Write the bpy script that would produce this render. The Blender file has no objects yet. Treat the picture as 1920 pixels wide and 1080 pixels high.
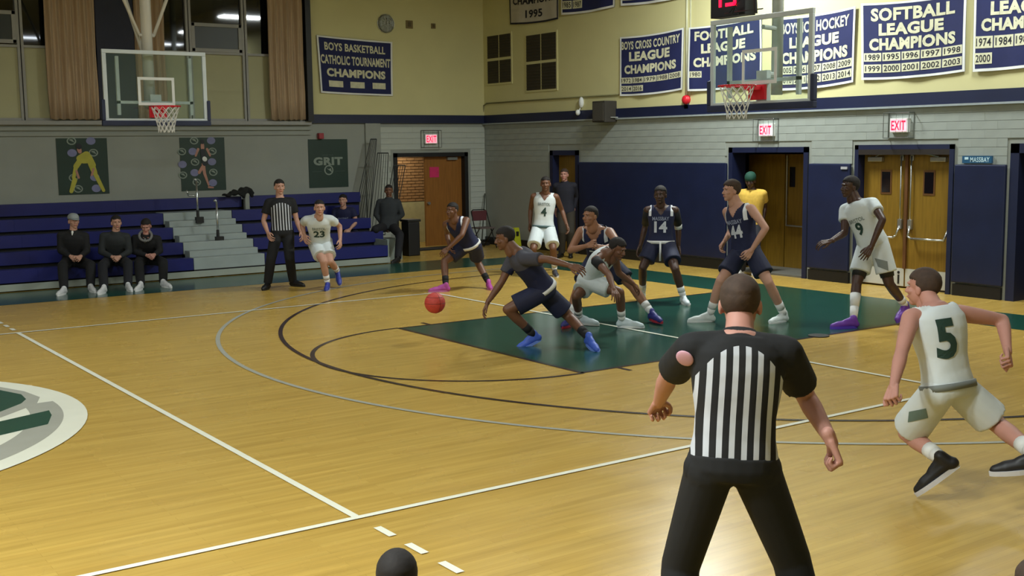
import bpy, bmesh, math, random
import numpy as np
from mathutils import Vector, Matrix
from mathutils.bvhtree import BVHTree
random.seed(7); rng = np.random.RandomState(5)
S = bpy.context.scene; C = S.collection
PI = math.pi

# ---------------------------------------------------------------- camera
CP = np.array([-0.0961531, -10.5840543, 2.21004884])
YAW, PITCH, ROLL, FPX = 0.960658115, -0.121381976, -0.0121598974, 2172.66
_f = np.array([math.cos(YAW)*math.cos(PITCH), math.sin(YAW)*math.cos(PITCH), math.sin(PITCH)])
_r = np.array([math.sin(YAW), -math.cos(YAW), 0.0]); _u = np.cross(_r, _f)
_c, _s = math.cos(ROLL), math.sin(ROLL)
RV = _c*_r+_s*_u; UV_ = -_s*_r+_c*_u; FV = _f
cam = bpy.data.cameras.new('camera'); co = bpy.data.objects.new('camera', cam); C.objects.link(co)
co.matrix_world = Matrix(((RV[0], UV_[0], -FV[0], CP[0]), (RV[1], UV_[1], -FV[1], CP[1]), (RV[2], UV_[2], -FV[2], CP[2]), (0, 0, 0, 1)))
cam.sensor_width = 36; cam.lens = FPX/1920*36; cam.clip_end = 200
S.camera = co
# ---------------------------------------------------------------- world, exposure, lights
W = bpy.data.worlds.new('world'); S.world = W; W.use_nodes = True
W.node_tree.nodes['Background'].inputs[0].default_value = (0.55, 0.6, 0.7, 1)
W.node_tree.nodes['Background'].inputs[1].default_value = 0.03
S.view_settings.view_transform = 'Standard'; S.view_settings.look = 'None'
S.view_settings.gamma = 1; S.view_settings.use_curve_mapping = False
S.view_settings.exposure = 0.0
CEIL = 6.9; LZ = 6.0
LIGHTS = [(13.6, -6.6, 40), (9.1, -6.3, 30), (4.6, -6.4, 25), (0.1, -6.4, 380), (-4.4, -6.4, 600), (-8.9, -6.4, 160),
          (12.7, 2.5, 380), (13.2, -2.2, 150), (8.6, 2.5, 40), (4.1, 2.5, 70), (-0.4, 2.5, 110), (-4.9, 2.5, 80), (0.1, -10.8, 30)]
for (lx, ly, lw) in LIGHTS:
    l = bpy.data.lights.new('lamp_light', 'AREA'); l.shape = 'RECTANGLE'; l.size = 1.2; l.size_y = 0.5
    l.energy = lw; l.color = (0.93, 1.0, 0.97)
    o = bpy.data.objects.new('lamp_light', l); C.objects.link(o); o.location = (lx, ly, LZ-0.12)
# ---------------------------------------------------------------- helpers
def lin(c):
    c = c/255.0
    return c/12.92 if c <= 0.04045 else ((c+0.055)/1.055)**2.4
def rgb(r, g, b): return (lin(r), lin(g), lin(b), 1.0)
def nd(nt, t, **k):
    n = nt.nodes.new(t)
    for a, b in k.items(): setattr(n, a, b)
    return n
MATS = {}
def mat(name, col, rough=0.6, var=0.08, scale=8.0, bump=0.0, metal=0.0, spec=0.5, emit=None, es=1.0, coat=0.0, trans=0.0, stretch=None):
    if name in MATS: return MATS[name]
    m = bpy.data.materials.new(name); m.use_nodes = True; nt = m.node_tree
    p = nt.nodes['Principled BSDF']
    c = rgb(*col) if max(col) > 1 else (*col, 1.0)
    tc = nd(nt, 'ShaderNodeTexCoord'); mp = nd(nt, 'ShaderNodeMapping')
    nt.links.new(tc.outputs['Object'], mp.inputs[0])
    if stretch: mp.inputs['Scale'].default_value = stretch
    nz = nd(nt, 'ShaderNodeTexNoise'); nz.inputs['Scale'].default_value = scale; nz.inputs['Detail'].default_value = 3
    nt.links.new(mp.outputs[0], nz.inputs['Vector'])
    rp = nd(nt, 'ShaderNodeValToRGB')
    rp.color_ramp.elements[0].position = 0.3; rp.color_ramp.elements[1].position = 0.7
    rp.color_ramp.elements[0].color = tuple(x*(1-var) for x in c[:3])+(1,)
    rp.color_ramp.elements[1].color = tuple(min(1, x*(1+var)) for x in c[:3])+(1,)
    nt.links.new(nz.outputs['Fac'], rp.inputs[0]); nt.links.new(rp.outputs[0], p.inputs['Base Color'])
    p.inputs['Roughness'].default_value = rough; p.inputs['Metallic'].default_value = metal
    p.inputs['Specular IOR Level'].default_value = spec; p.inputs['Coat Weight'].default_value = coat
    p.inputs['Transmission Weight'].default_value = trans
    if bump:
        b = nd(nt, 'ShaderNodeBump'); b.inputs['Strength'].default_value = bump; b.inputs['Distance'].default_value = 0.01
        nt.links.new(nz.outputs['Fac'], b.inputs['Height']); nt.links.new(b.outputs[0], p.inputs['Normal'])
    if emit:
        e = rgb(*emit); p.inputs['Emission Color'].default_value = e; p.inputs['Emission Strength'].default_value = es
    MATS[name] = m; return m
def tag(o, label=None, cat=None, group=None, kind=None):
    if label: o['label'] = label
    if cat: o['category'] = cat
    if group: o['group'] = group
    if kind: o['kind'] = kind
    return o
def empty(name, loc=(0, 0, 0), **k):
    o = bpy.data.objects.new(name, None); o.empty_display_size = 0.1; C.objects.link(o); o.location = loc
    return tag(o, **k)
class MB:
    """collects verts / faces"""
    def __init__(s): s.v = []; s.f = []; s.m = []
    def add(s, v, f, m=0):
        n = len(s.v); s.v += [tuple(map(float, x)) for x in v]; s.f += [tuple(i+n for i in q) for q in f]; s.m += [m]*len(f); return s
    def box(s, a, b, m=0):
        x0, y0, z0 = [min(p, q) for p, q in zip(a, b)]; x1, y1, z1 = [max(p, q) for p, q in zip(a, b)]
        return s.add([(x0,y0,z0),(x1,y0,z0),(x1,y1,z0),(x0,y1,z0),(x0,y0,z1),(x1,y0,z1),(x1,y1,z1),(x0,y1,z1)],
              [(3,2,1,0),(4,5,6,7),(0,1,5,4),(1,2,6,5),(2,3,7,6),(3,0,4,7)], m)
    def cone(s, a, b, ra, rb, n=12, caps='flat', m=0, sx=1.0, side=None):
        a = np.array(a, float); b = np.array(b, float); d = b-a; L = np.linalg.norm(d)
        if L < 1e-6: d = np.array([0, 0, 1e-4]); L = 1e-4
        d = d/L
        h = np.array(side, float) if side is not None else (np.array([0, 0, 1.0]) if abs(d[2]) < 0.9 else np.array([1.0, 0, 0]))
        x = h-d*np.dot(h, d); x /= np.linalg.norm(x); y = np.cross(d, x)
        rings = []
        if caps == 'round':
            for k in (80, 55, 28): rings.append((a-d*ra*math.sin(math.radians(k)), ra*math.cos(math.radians(k))))
        rings += [(a, ra), (b, rb)]
        if caps == 'round':
            for k in (28, 55, 80): rings.append((b+d*rb*math.sin(math.radians(k)), rb*math.cos(math.radians(k))))
        v = []
        for c, r in rings:
            for i in range(n):
                t = 2*PI*i/n; v.append(c+x*r*sx*math.cos(t)+y*r*math.sin(t))
        f = []
        for k in range(len(rings)-1):
            for i in range(n):
                j = (i+1) % n; f.append((k*n+i, k*n+j, (k+1)*n+j, (k+1)*n+i))
        f.append(tuple(range(n-1, -1, -1))); f.append(tuple((len(rings)-1)*n+i for i in range(n)))
        return s.add(v, f, m)
    def tube(s, pts, r, n=8, m=0, closed=False):
        pts = [np.array(p, float) for p in pts]
        for k in range(len(pts)-1): s.cone(pts[k], pts[k+1], r, r, n, 'flat', m)
        for q in pts[1:-1]: s.ell(q, (r*1.0,)*3, 6, 5, m)
        return s
    def ell(s, c, r, n=16, k=10, m=0, M=None):
        c = np.array(c, float); v = []; f = []
        for i in range(1, k):
            p = PI*i/k
            for j in range(n):
                t = 2*PI*j/n; q = np.array([r[0]*math.sin(p)*math.cos(t), r[1]*math.sin(p)*math.sin(t), r[2]*math.cos(p)])
                if M is not None: q = M @ q
                v.append(c+q)
        top = np.array([0, 0, r[2]]); bot = -top
        if M is not None: top = M @ top; bot = M @ bot
        v += [c+top, c+bot]; T = len(v)-2; B = T+1
        for i in range(k-2):
            for j in range(n):
                a = i*n+j; b = i*n+(j+1) % n; f.append((a, a+n, b+n, b))
        for j in range(n):
            f.append((T, j, (j+1) % n)); f.append((B, (k-2)*n+(j+1) % n, (k-2)*n+j))
        return s.add(v, f, m)
    def loft(s, st, n=20, m=0):
        v = []; f = []
        for c, X, Y in st:
            for i in range(n):
                t = 2*PI*i/n
                ct, sn = math.cos(t), math.sin(t)
                ct = math.copysign(abs(ct)**0.85, ct); sn = math.copysign(abs(sn)**0.85, sn)
                v.append(c+X*ct+Y*sn)
        K = len(st)
        for k in range(K-1):
            for i in range(n):
                j = (i+1) % n; f.append((k*n+i, k*n+j, (k+1)*n+j, (k+1)*n+i))
        f.append(tuple(range(n-1, -1, -1))); f.append(tuple((K-1)*n+i for i in range(n)))
        return s.add(v, f, m)
    def mesh(s, name='mesh'):
        me = bpy.data.meshes.new(name); me.from_pydata(s.v, [], s.f)
        if any(s.m): me.polygons.foreach_set('material_index', s.m)
        me.update(); return me
    def build(s, name, m, parent=None, smooth=False, fix=True, bevel=0):
        me = s.mesh(name)
        if fix or bevel:
            bm = bmesh.new(); bm.from_mesh(me); bmesh.ops.recalc_face_normals(bm, faces=bm.faces)
            if bevel: bmesh.ops.bevel(bm, geom=bm.edges[:], offset=bevel, segments=2, affect='EDGES', profile=0.6)
            bm.to_mesh(me); bm.free()
        return link(name, me, m, parent, smooth)
def link(name, me, m=None, parent=None, smooth=False):
    if m is not None:
        for x in (m if isinstance(m, (list, tuple)) else [m]): me.materials.append(x)
    if smooth: me.polygons.foreach_set('use_smooth', [True]*len(me.polygons))
    o = bpy.data.objects.new(name, me); C.objects.link(o)
    if parent is not None:
        o.parent = parent
        o.matrix_parent_inverse = Matrix.Translation(parent.location).inverted()
    return o
def remesh(mb, vox, it=4):
    me = mb.mesh('tmp'); o = bpy.data.objects.new('tmp', me); C.objects.link(o)
    r = o.modifiers.new('r', 'REMESH'); r.mode = 'VOXEL'; r.voxel_size = vox
    if it:
        q = o.modifiers.new('s', 'SMOOTH'); q.factor = 0.5; q.iterations = it
    dg = bpy.context.evaluated_depsgraph_get()
    out = bpy.data.meshes.new_from_object(o.evaluated_get(dg)); bpy.data.objects.remove(o); bpy.data.meshes.remove(me)
    return out
def arr(me):
    v = np.empty(len(me.vertices)*3); me.vertices.foreach_get('co', v); v = v.reshape(-1, 3)
    return v, [tuple(p.vertices) for p in me.polygons]
def ray(u, v): return FV+(u-960)/FPX*RV+(540-v)/FPX*UV_
def on(u, v, ax, val):
    d = ray(u, v); return CP+d*((val-CP[ax])/d[ax])
def at(u, v, D): return CP+ray(u, v)*D
FONT = {}
def text_mesh(txt, bold=0.0, cuts=0, sp=1.0):
    """2-D text triangles, normalised to 0..1 in x and 0..1 in y"""
    k = (txt, bold, cuts)
    if k not in FONT:
        cu = bpy.data.curves.new('t', 'FONT'); cu.body = txt; cu.offset = bold; cu.resolution_u = 3; cu.space_character = sp
        o = bpy.data.objects.new('t', cu); C.objects.link(o)
        dg = bpy.context.evaluated_depsgraph_get(); me = bpy.data.meshes.new_from_object(o.evaluated_get(dg))
        bpy.data.objects.remove(o)
        bm = bmesh.new(); bm.from_mesh(me)
        bmesh.ops.triangulate(bm, faces=bm.faces)
        if cuts: bmesh.ops.subdivide_edges(bm, edges=bm.edges[:], cuts=cuts, use_grid_fill=True)
        bm.to_mesh(me); bm.free()
        v, f = arr(me); bpy.data.meshes.remove(me)
        v = v[:, :2]; lo = v.min(0); hi = v.max(0); v = (v-lo)/(hi-lo)
        FONT[k] = (v, f)
    return FONT[k]
def put_text(mb, txt, o, X, Y, bold=0.03, m=0):
    """text into the parallelogram o, o+X, o+Y"""
    v, f = text_mesh(txt, bold, 0, 1.08)
    o = np.array(o, float); X = np.array(X, float); Y = np.array(Y, float)
    mb.add([o+X*a+Y*b for a, b in v], f, m)
# ---------------------------------------------------------------- materials
M_yel = mat('paint_yellow', (206, 200, 148), 0.75, 0.03, 1.5, 0.02)
M_gry = mat('paint_grey', (146, 150, 142), 0.6, 0.04, 2.0, 0.04)
M_gry2 = mat('paint_grey_block', (150, 156, 150), 0.55, 0.05, 3.0, 0.05)
M_wht = mat('paint_white_block', (178, 184, 176), 0.55, 0.04, 3.0, 0.05)
M_nav = mat('paint_navy', (20, 28, 60), 0.5, 0.08, 2.0)
M_pad = mat('vinyl_navy', (20, 29, 62), 0.45, 0.12, 3.0, 0.05)
M_blk = mat('black_trim', (18, 18, 20), 0.5, 0.1, 4)
M_wood = mat('door_wood', (128, 98, 30), 0.4, 0.16, 3.0, 0, stretch=(14, 14, 0.8))
M_steel = mat('steel', (190, 192, 192), 0.3, 0.05, 6, metal=0.9)
M_ceil = mat('ceiling_paint', (150, 148, 135), 0.8, 0.04, 2)
M_plt = mat('kick_plate', (205, 208, 205), 0.35, 0.05, 5, metal=0.3)
M_white = mat('white_paint', (225, 228, 226), 0.5, 0.04, 5)
M_red = mat('red_enamel', (200, 30, 45), 0.4, 0.08, 6)
M_dark = mat('dark_interior', (60, 48, 36), 0.8, 0.1, 2)
XW, YW, BT, BB = 14.7, 11.58, 2.90, 2.74
# ---------------------------------------------------------------- floor
def floor_material():
    m = bpy.data.materials.new('maple_floor'); m.use_nodes = True; nt = m.node_tree; p = nt.nodes['Principled BSDF']
    tc = nd(nt, 'ShaderNodeTexCoord'); mp = nd(nt, 'ShaderNodeMapping'); nt.links.new(tc.outputs['Object'], mp.inputs[0])
    br = nd(nt, 'ShaderNodeTexBrick'); nt.links.new(mp.outputs[0], br.inputs['Vector'])
    br.inputs['Scale'].default_value = 1; br.inputs['Brick Width'].default_value = 1.3; br.inputs['Row Height'].default_value = 0.057
    br.inputs['Mortar Size'].default_value = 0.0012; br.offset_frequency = 2; br.offset = 0.37
    br.inputs['Color1'].default_value = rgb(198, 165, 84); br.inputs['Color2'].default_value = rgb(190, 156, 77); br.inputs['Mortar'].default_value = rgb(172, 140, 68)
    m2 = nd(nt, 'ShaderNodeMapping'); m2.inputs['Scale'].default_value = (0.7, 9, 1); nt.links.new(tc.outputs['Object'], m2.inputs[0])
    nz = nd(nt, 'ShaderNodeTexNoise'); nz.inputs['Scale'].default_value = 1.6; nz.inputs['Detail'].default_value = 6; nt.links.new(m2.outputs[0], nz.inputs['Vector'])
    rp = nd(nt, 'ShaderNodeValToRGB'); rp.color_ramp.elements[0].position = 0.3; rp.color_ramp.elements[1].position = 0.72
    rp.color_ramp.elements[0].color = (0.82, 0.80, 0.76, 1); rp.color_ramp.elements[1].color = (1.06, 1.05, 1.04, 1)
    nt.links.new(nz.outputs['Fac'], rp.inputs[0])
    mx = nd(nt, 'ShaderNodeMixRGB', blend_type='MULTIPLY'); mx.inputs[0].default_value = 1
    nt.links.new(br.outputs['Color'], mx.inputs[1]); nt.links.new(rp.outputs[0], mx.inputs[2]); nt.links.new(mx.outputs[0], p.inputs['Base Color'])
    nz2 = nd(nt, 'ShaderNodeTexNoise'); nz2.inputs['Scale'].default_value = 2.5; nt.links.new(tc.outputs['Object'], nz2.inputs['Vector'])
    mr = nd(nt, 'ShaderNodeMapRange'); mr.inputs[3].default_value = 0.19; mr.inputs[4].default_value = 0.33
    nt.links.new(nz2.outputs['Fac'], mr.inputs[0]); nt.links.new(mr.outputs[0], p.inputs['Roughness'])
    p.inputs['Specular IOR Level'].default_value = 0.33
    bp = nd(nt, 'ShaderNodeBump'); bp.inputs['Strength'].default_value = 0.06; bp.inputs['Distance'].default_value = 0.004
    nt.links.new(nz.outputs['Fac'], bp.inputs['Height']); nt.links.new(bp.outputs[0], p.inputs['Normal'])
    return m
M_floor = floor_material()
floor = tag(MB().box((-17, -14.5, -0.1), (18.5, 15, 0)).build('floor', M_floor), kind='structure')
P_w = mat('floor_paint_white', (238, 238, 220), 0.25, 0.02, 4)
P_gry = mat('floor_paint_grey', (172, 172, 160), 0.25, 0.03, 4)
P_blk = mat('floor_paint_black', (52, 38, 36), 0.25, 0.06, 4)
P_grn = mat('floor_paint_green', (30, 74, 60), 0.2, 0.08, 2)
def flat(name, polys, z, m):
    mb = MB()
    for pts in polys: mb.add([(x, y, z) for x, y in pts], [tuple(range(len(pts)))])
    return mb.build(name, m, floor)
def seg(a, b, w):
    a = np.array(a, float); b = np.array(b, float); d = (b-a)/np.linalg.norm(b-a); n = np.array([-d[1], d[0]])*w/2
    return [tuple(a-n), tuple(b-n), tuple(b+n), tuple(a+n)]
def arcq(cx, cy, r, t0, t1, w, n=64):
    q = []
    for i in range(n):
        a, b = [math.radians(t0+(t1-t0)*k/n) for k in (i, i+1)]
        q.append([(cx+(r-w/2)*math.cos(a), cy+(r-w/2)*math.sin(a)), (cx+(r+w/2)*math.cos(a), cy+(r+w/2)*math.sin(a)),
                  (cx+(r+w/2)*math.cos(b), cy+(r+w/2)*math.sin(b)), (cx+(r-w/2)*math.cos(b), cy+(r-w/2)*math.sin(b))])
    return q
HX = 11.07
for s in (1, -1):
    flat('boundary_band', [[(s*12.5, -8.5), (s*13.6, -8.5), (s*13.6, 8.5), (s*12.5, 8.5)][::s]], 0.002, P_grn)
flat('boundary_band', [[(-12.5, 7.4), (12.5, 7.4), (12.5, 8.95), (-12.5, 8.95)]], 0.002, P_grn)
flat('boundary_band', [[(-12.5, -8.5), (12.5, -8.5), (12.5, -7.4-0.6), (-12.5, -7.4-0.6)]], 0.002, P_grn)
for s in (1, -1):
    flat('key_paint', [[(s*6.88, -1.81), (s*12.5, -1.81), (s*12.5, 1.81), (s*6.88, 1.81)][::s]], 0.002, P_grn)
    flat('lane_line', [seg((s*6.86, y), (s*12.5, y), 0.05) for y in (1.81, -1.81)]+[seg((s*6.86, -1.83), (s*6.86, 1.83), 0.05)]
         + [seg((s*(6.86+d), sy*1.83), (s*(6.86+d), sy*2.02), 0.05) for d in (0.45, 2.9) for sy in (1, -1)], 0.0035, P_blk)
    flat('free_throw_circle', arcq(s*6.86, 0, 1.83, 90 if s > 0 else -90, 270 if s > 0 else 90, 0.05), 0.0035, P_blk)
    for nm, r, m, z in (('three_point_line', 6.02, P_blk, 0.005), ('college_three_point_line', 6.75, P_gry, 0.0045)):
        flat(nm, arcq(s*HX, 0, r, 90 if s > 0 else -90, 270 if s > 0 else 90, 0.05, 96)+[seg((s*HX, y*r), (s*12.5, y*r), 0.05) for y in (1, -1)], z, m)
flat('volleyball_line', [seg((-9, 4.5), (9, 4.5), 0.05), seg((-9, -4.5), (9.03, -4.5), 0.05)], 0.0065, P_w)
flat('volleyball_line', [seg((s*9, -4.5), (s*9, 4.5), 0.05) for s in (1, -1)], 0.0065, P_w)
flat('attack_line', [seg((s*3, -4.5), (s*3, 4.5), 0.05) for s in (1, -1)], 0.0062, P_w)
for sy in (1, -1):
    for k in range(5):
        y0 = sy*(4.73+0.36*k); flat('line_dash', [seg((3.01, y0), (3.01, y0+sy*0.19), 0.05)], 0.0062, P_w)
# centre logo, painted shapes
circ = lambda r, n=96: [(r*math.cos(2*PI*i/n), r*math.sin(2*PI*i/n)) for i in range(n)]
flat('centre_logo', [circ(2.54)], 0.0070, P_w)
flat('logo_ring', arcq(0, 0, 2.22, -82, 2, 0.26, 40), 0.0078, P_gry)
g = lambda u, v: tuple(on(u, v, 2, 0)[:2])
flat('logo_swoosh', [[g(-200, 690), g(-60, 715), g(0, 727), g(45, 735), g(75, 746), g(70, 757), g(45, 768), g(0, 785), g(-200, 830)]], 0.0080, P_gry)
flat('logo_swoosh', [[g(-200, 700), g(-60, 722), g(0, 733), g(40, 741), g(49, 750), g(40, 758), g(0, 774), g(-200, 815)]], 0.0086, P_grn)
flat('logo_swoosh', [[g(-200, 870), g(-200, 840), g(0, 792), g(92, 771), g(97, 780), g(90, 797), g(0, 818)]], 0.0086, P_grn)
tag(MB().cone((10.35, -1.8, 0.0), (10.35, -1.8, 0.011), 0.12, 0.12, 24).build('floor_plate', M_blk), label='small round dark floor plate set in the court beside the green key', cat='floor plate')
# ---------------------------------------------------------------- walls
def wall(name, ax, c0, c1, a0, a1, z0, z1, holes, m, parent=None, kind='structure'):
    """solid wall between c0..c1 on axis ax, spanning a0..a1, with rectangular holes (a,b,zb,zt)"""
    mb = MB(); cuts = sorted(set([a0, a1]+[h[0] for h in holes]+[h[1] for h in holes]))
    cuts = [c for c in cuts if a0 <= c <= a1]
    for p, q in zip(cuts[:-1], cuts[1:]):
        hs = sorted([(h[2], h[3]) for h in holes if h[0] <= p+1e-6 and h[1] >= q-1e-6]); z = z0
        for (hb, ht) in hs+[(z1, z1)]:
            hb = min(max(hb, z), z1)
            if hb > z+1e-6:
                A = [c0, p, z]; B = [c1, q, hb]
                if ax == 1: A = [p, c0, z]; B = [q, c1, hb]
                mb.box(A, B)
            z = max(z, min(ht, z1))
    o = mb.build(name, m, parent)
    if kind and parent is None: o['kind'] = kind
    return o
# end wall (x = 14.7)
D1 = (8.13, 9.09); D2 = (2.13, 3.90); D3 = (-0.54, 1.20); D4 = (-3.2, -1.42); DH = 2.15
VENTS = [(10.45, 11.35, 3.62, 4.66), (8.82, 9.86, 3.40, 4.55)]
wr = wall('wall_right', 0, XW, XW+0.35, -14, YW+0.3, 0, BB+0.05, [(D1[0], D1[1], 0, 2.12), (D2[0], D2[1], 0, DH), (D3[0], D3[1], 0, 2.17), (D4[0], D4[1], 0, 2.17)], M_gry)
wall('upper_wall', 0, XW-0.03, XW+0.35, -14, YW+0.3, BB+0.05, CEIL, [], M_yel, wr)
MB().box((XW-0.06, -14, BB), (XW, YW, BT+0.02)).build('painted_band', M_nav, wr)
MB().box((XW-0.075, -14, BB-0.03), (XW, YW, BB)).build('band_moulding', mat('moulding', (150, 158, 160), 0.5), wr)
# far wall (y = 11.58)
FD = (12.30, 14.21)
wf = wall('wall_far', 1, YW, YW+0.35, -17, XW+0.3, 0, BB+0.05, [(FD[0], FD[1], 0, 2.10)], M_gry)
wall('upper_wall', 1, YW-0.03, YW+0.35, 10.40, XW+0.3, BB+0.05, CEIL, [], M_yel, wf)
MB().box((10.36, YW-0.06, BB), (XW-0.06, YW, BT+0.02)).build('painted_band', M_nav, wf)
MB().box((11.62, YW-0.05, 0), (11.98, YW, BB)).build('pilaster', M_gry, wf)
# painted block courses
def block(mesh_cache, key, dims):
    if key not in mesh_cache:
        mesh_cache[key] = MB().box((-dims[0]/2, -dims[1]/2, -dims[2]/2), (dims[0]/2, dims[1]/2, dims[2]/2)).mesh('brick')
    return mesh_cache[key]
BC = {}
def courses(parent, ax, face, a0, a1, z0, z1, holes, m, key, out):
    ch = 0.122; bl = 0.40; n = 0; k = 0; z = z0
    while z+ch <= z1+0.03:
        zt = min(z+ch, z1); off = (bl/2 if k % 2 else 0); a = a0-off
        while a < a1:
            p, q = max(a, a0), min(a+bl, a1)
            for hh in holes:
                if hh[2] < zt-0.01 and hh[3] > z+0.01:
                    if p >= hh[0] and q <= hh[1]: p = q
                    elif p < hh[0] < q: q = hh[0]
                    elif p < hh[1] < q: p = hh[1]
            if q-p > 0.05:
                d = (q-p-0.0012, 0.016, zt-z-0.005)
                kk = (round(d[0], 3), round(d[2], 3), key, ax)
                if ax == 0: me = block(BC, kk, (0.016, d[0], d[2]))
                else: me = block(BC, kk, d)
                if not me.materials: me.materials.append(m)
                o = bpy.data.objects.new('brick', me); C.objects.link(o); o.parent = parent
                j = rng.uniform(-0.0012, 0.0012)
                o.location = (face-out*(0.006+j), (p+q)/2, (z+zt)/2) if ax == 0 else ((p+q)/2, face-out*(0.006+j), (z+zt)/2)
                n += 1
            a += bl
        z += ch; k += 1
    return n
hol = [(D1[0]-.06, D1[1]+.06, 0, 2.2), (D2[0]-.06, D2[1]+.06, 0, 2.2), (D3[0]-.06, D3[1]+.06, 0, 2.2), (D4[0]-.06, D4[1]+.06, 0, 2.2)]
n1 = courses(wr, 0, XW, -3.2, 11.56, 1.88, 2.71, hol, M_gry2, 'g', 1)
n2 = courses(wf, 1, YW, 11.99, 14.68, 0.10, 2.73, [(FD[0]-.07, FD[1]+.07, 0, 2.17)], M_wht, 'w', 1)
MB().box((XW-0.012, 8.0+1.15, 0), (XW, 11.56, 1.88)).build('plaster_skim', M_gry, wr)
# remaining shell
tag(MB().box((-17.3, -14.5, 0), (-17, 15, CEIL)).build('wall_left', M_yel), kind='structure')
tag(MB().box((-17, -14.5, 0), (18.5, -14.2, CEIL)).build('wall_near', M_yel), kind='structure')
tag(MB().box((-17.3, -14.5, CEIL), (18.5, 15, CEIL+0.2)).build('ceiling', M_ceil), kind='structure')
# baseboards
for a, b in ((9.09, 11.56), (3.96, 8.07), (1.26, 2.07), (-1.36, -0.60)):
    tag(MB().box((XW-0.05, a, 0), (XW, b, 0.17)).build('baseboard_right', M_blk), kind='structure')
tag(MB().box((14.27, YW-0.03, 0), (XW, YW, 0.1)).build('baseboard_far', M_blk), kind='structure')
# ---------------------------------------------------------------- windows in far wall, left part
M_frame = mat('window_frame', (150, 150, 146), 0.5, 0.04, 4)
M_panel = mat('window_panel', (170, 168, 132), 0.6, 0.04, 1.5)
M_glass = mat('night_glass', (14, 17, 14), 0.03, 0.1, 1, spec=0.9)
M_pane2 = mat('vent_pane', (44, 50, 46), 0.4, 0.1, 2)
wl = wall('upper_wall', 1, YW+0.1, YW+0.35, -17, 10.40, BB+0.05, CEIL, [], M_yel, wf)
MB().box((-17, YW-0.10, 2.70), (10.36, YW+0.1, 2.78)).build('window_sill', M_frame, wf, bevel=0.01)
for z0, z1, d in ((2.60, 2.66, 0.05), (2.50, 2.56, 0.04)):
    MB().box((-17, YW-d, z0), (10.36, YW, z1)).build('wall_moulding', M_gry, wf)
wn = 0
def window(x0, x1, split, sub):
    global wn
    wn += 1; r = empty('window_%d' % wn, ((x0+x1)/2, YW, 2.78), kind='structure')
    zb, zs, zt = 2.78, split, 6.6; f = 0.045
    mb = MB()
    for (a, b) in ((x0, x0+f), (x1-f, x1)): mb.box((a, YW-0.03, zb), (b, YW+0.06, zt))
    mb.box((x0, YW-0.02, zb), (x1, YW+0.06, zb+f)); mb.box((x0, YW-0.025, zs-f), (x1, YW+0.06, zs))
    mb.build('window_frame', M_frame, r)
    MB().box((x0+f, YW+0.02, zb+f), (x1-f, YW+0.05, zs-f)).build('lower_panel', M_panel, r)
    MB().box((x0+f, YW+0.035, zs), (x1-f, YW+0.045, zt)).build('pane', M_glass, r)
    if sub:
        za, zc = sub; mb = MB(); t = 0.07
        mb.box((x0+f, YW-0.03, za), (x1-f, YW+0.02, za+t)).box((x0+f, YW-0.03, zc-t), (x1-f, YW+0.02, zc))
        mb.box((x0+f, YW-0.03, za), (x0+f+t, YW+0.02, zc)).box((x1-f-t, YW-0.03, za), (x1-f, YW+0.02, zc))
        mb.build('vent_sash', M_frame, r, bevel=0.008)
        MB().box((x0+f+t, YW-0.005, za+t), (x1-f-t, YW+0.01, zc-t)).build('vent_pane', M_pane2, r)
for x0, x1, sub in ((2.9, 4.79, (4.13, 4.70)), (4.81, 5.5, None), (5.5, 7.86, None), (7.88, 8.99, (4.11, 4.66)), (9.01, 10.35, None)):
    window(x0, x1, 4.11, sub)
def curtain(x0, x1, label, y=YW-0.16):
    mb = MB(); n = 120; zs = [2.80, 3.3, 4.0, 5.0, 6.4]; v = []; ph = rng.uniform(0, 6)
    for j, z in enumerate(zs):
        for i in range(n+1):
            t = i/n; x = x0+(x1-x0)*t+0.01*math.sin(z*3+i*.3)
            w = 0.028*math.sin(t*(x1-x0)*52+ph+0.25*math.sin(z*2))+0.018*math.sin(t*(x1-x0)*23+z*.4)
            v.append((x, y+w, z+(0.012*math.sin(t*40) if j == 0 else 0)))
        for i in range(n+1): a = v[-(n+1)]; v.append((a[0], a[1]+0.02, a[2]))
    R = 2*(n+1); f = []
    for j in range(len(zs)-1):
        for i in range(n):
            f.append((j*R+i, j*R+i+1, (j+1)*R+i+1, (j+1)*R+i)); f.append((j*R+n+1+i+1, j*R+n+1+i, (j+1)*R+n+1+i, (j+1)*R+n+1+i+1))
    for i in range(n): f.append((i+1, i, n+1+i, n+2+i))
    mb.add(v, f); o = mb.build('curtain', mat('curtain_cloth', (176, 152, 124), 0.85, 0.12, 5, stretch=(6, 6, 0.3)), smooth=True)
    return tag(o, label=label, cat='curtain')
curtain(5.20, 6.08, 'tan pleated curtain left of the navy column and far basket')
curtain(6.80, 7.36, 'tan pleated curtain hanging behind the pole of the far basket')
curtain(9.45, 10.18, 'tan pleated curtain at the right end of the window wall')
tag(MB().box((6.09, YW-0.14, 2.80), (6.79, YW-0.03, 6.5)).build('navy_column', mat('column_navy', (20, 24, 46), .6), bevel=0.02), label='navy padded column between two tan curtains behind the far basket', cat='column')
tag(MB().box((10.24, YW-0.2, 2.78), (10.36, YW, 6.6)).build('trim_1', M_blk), kind='structure')
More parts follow.
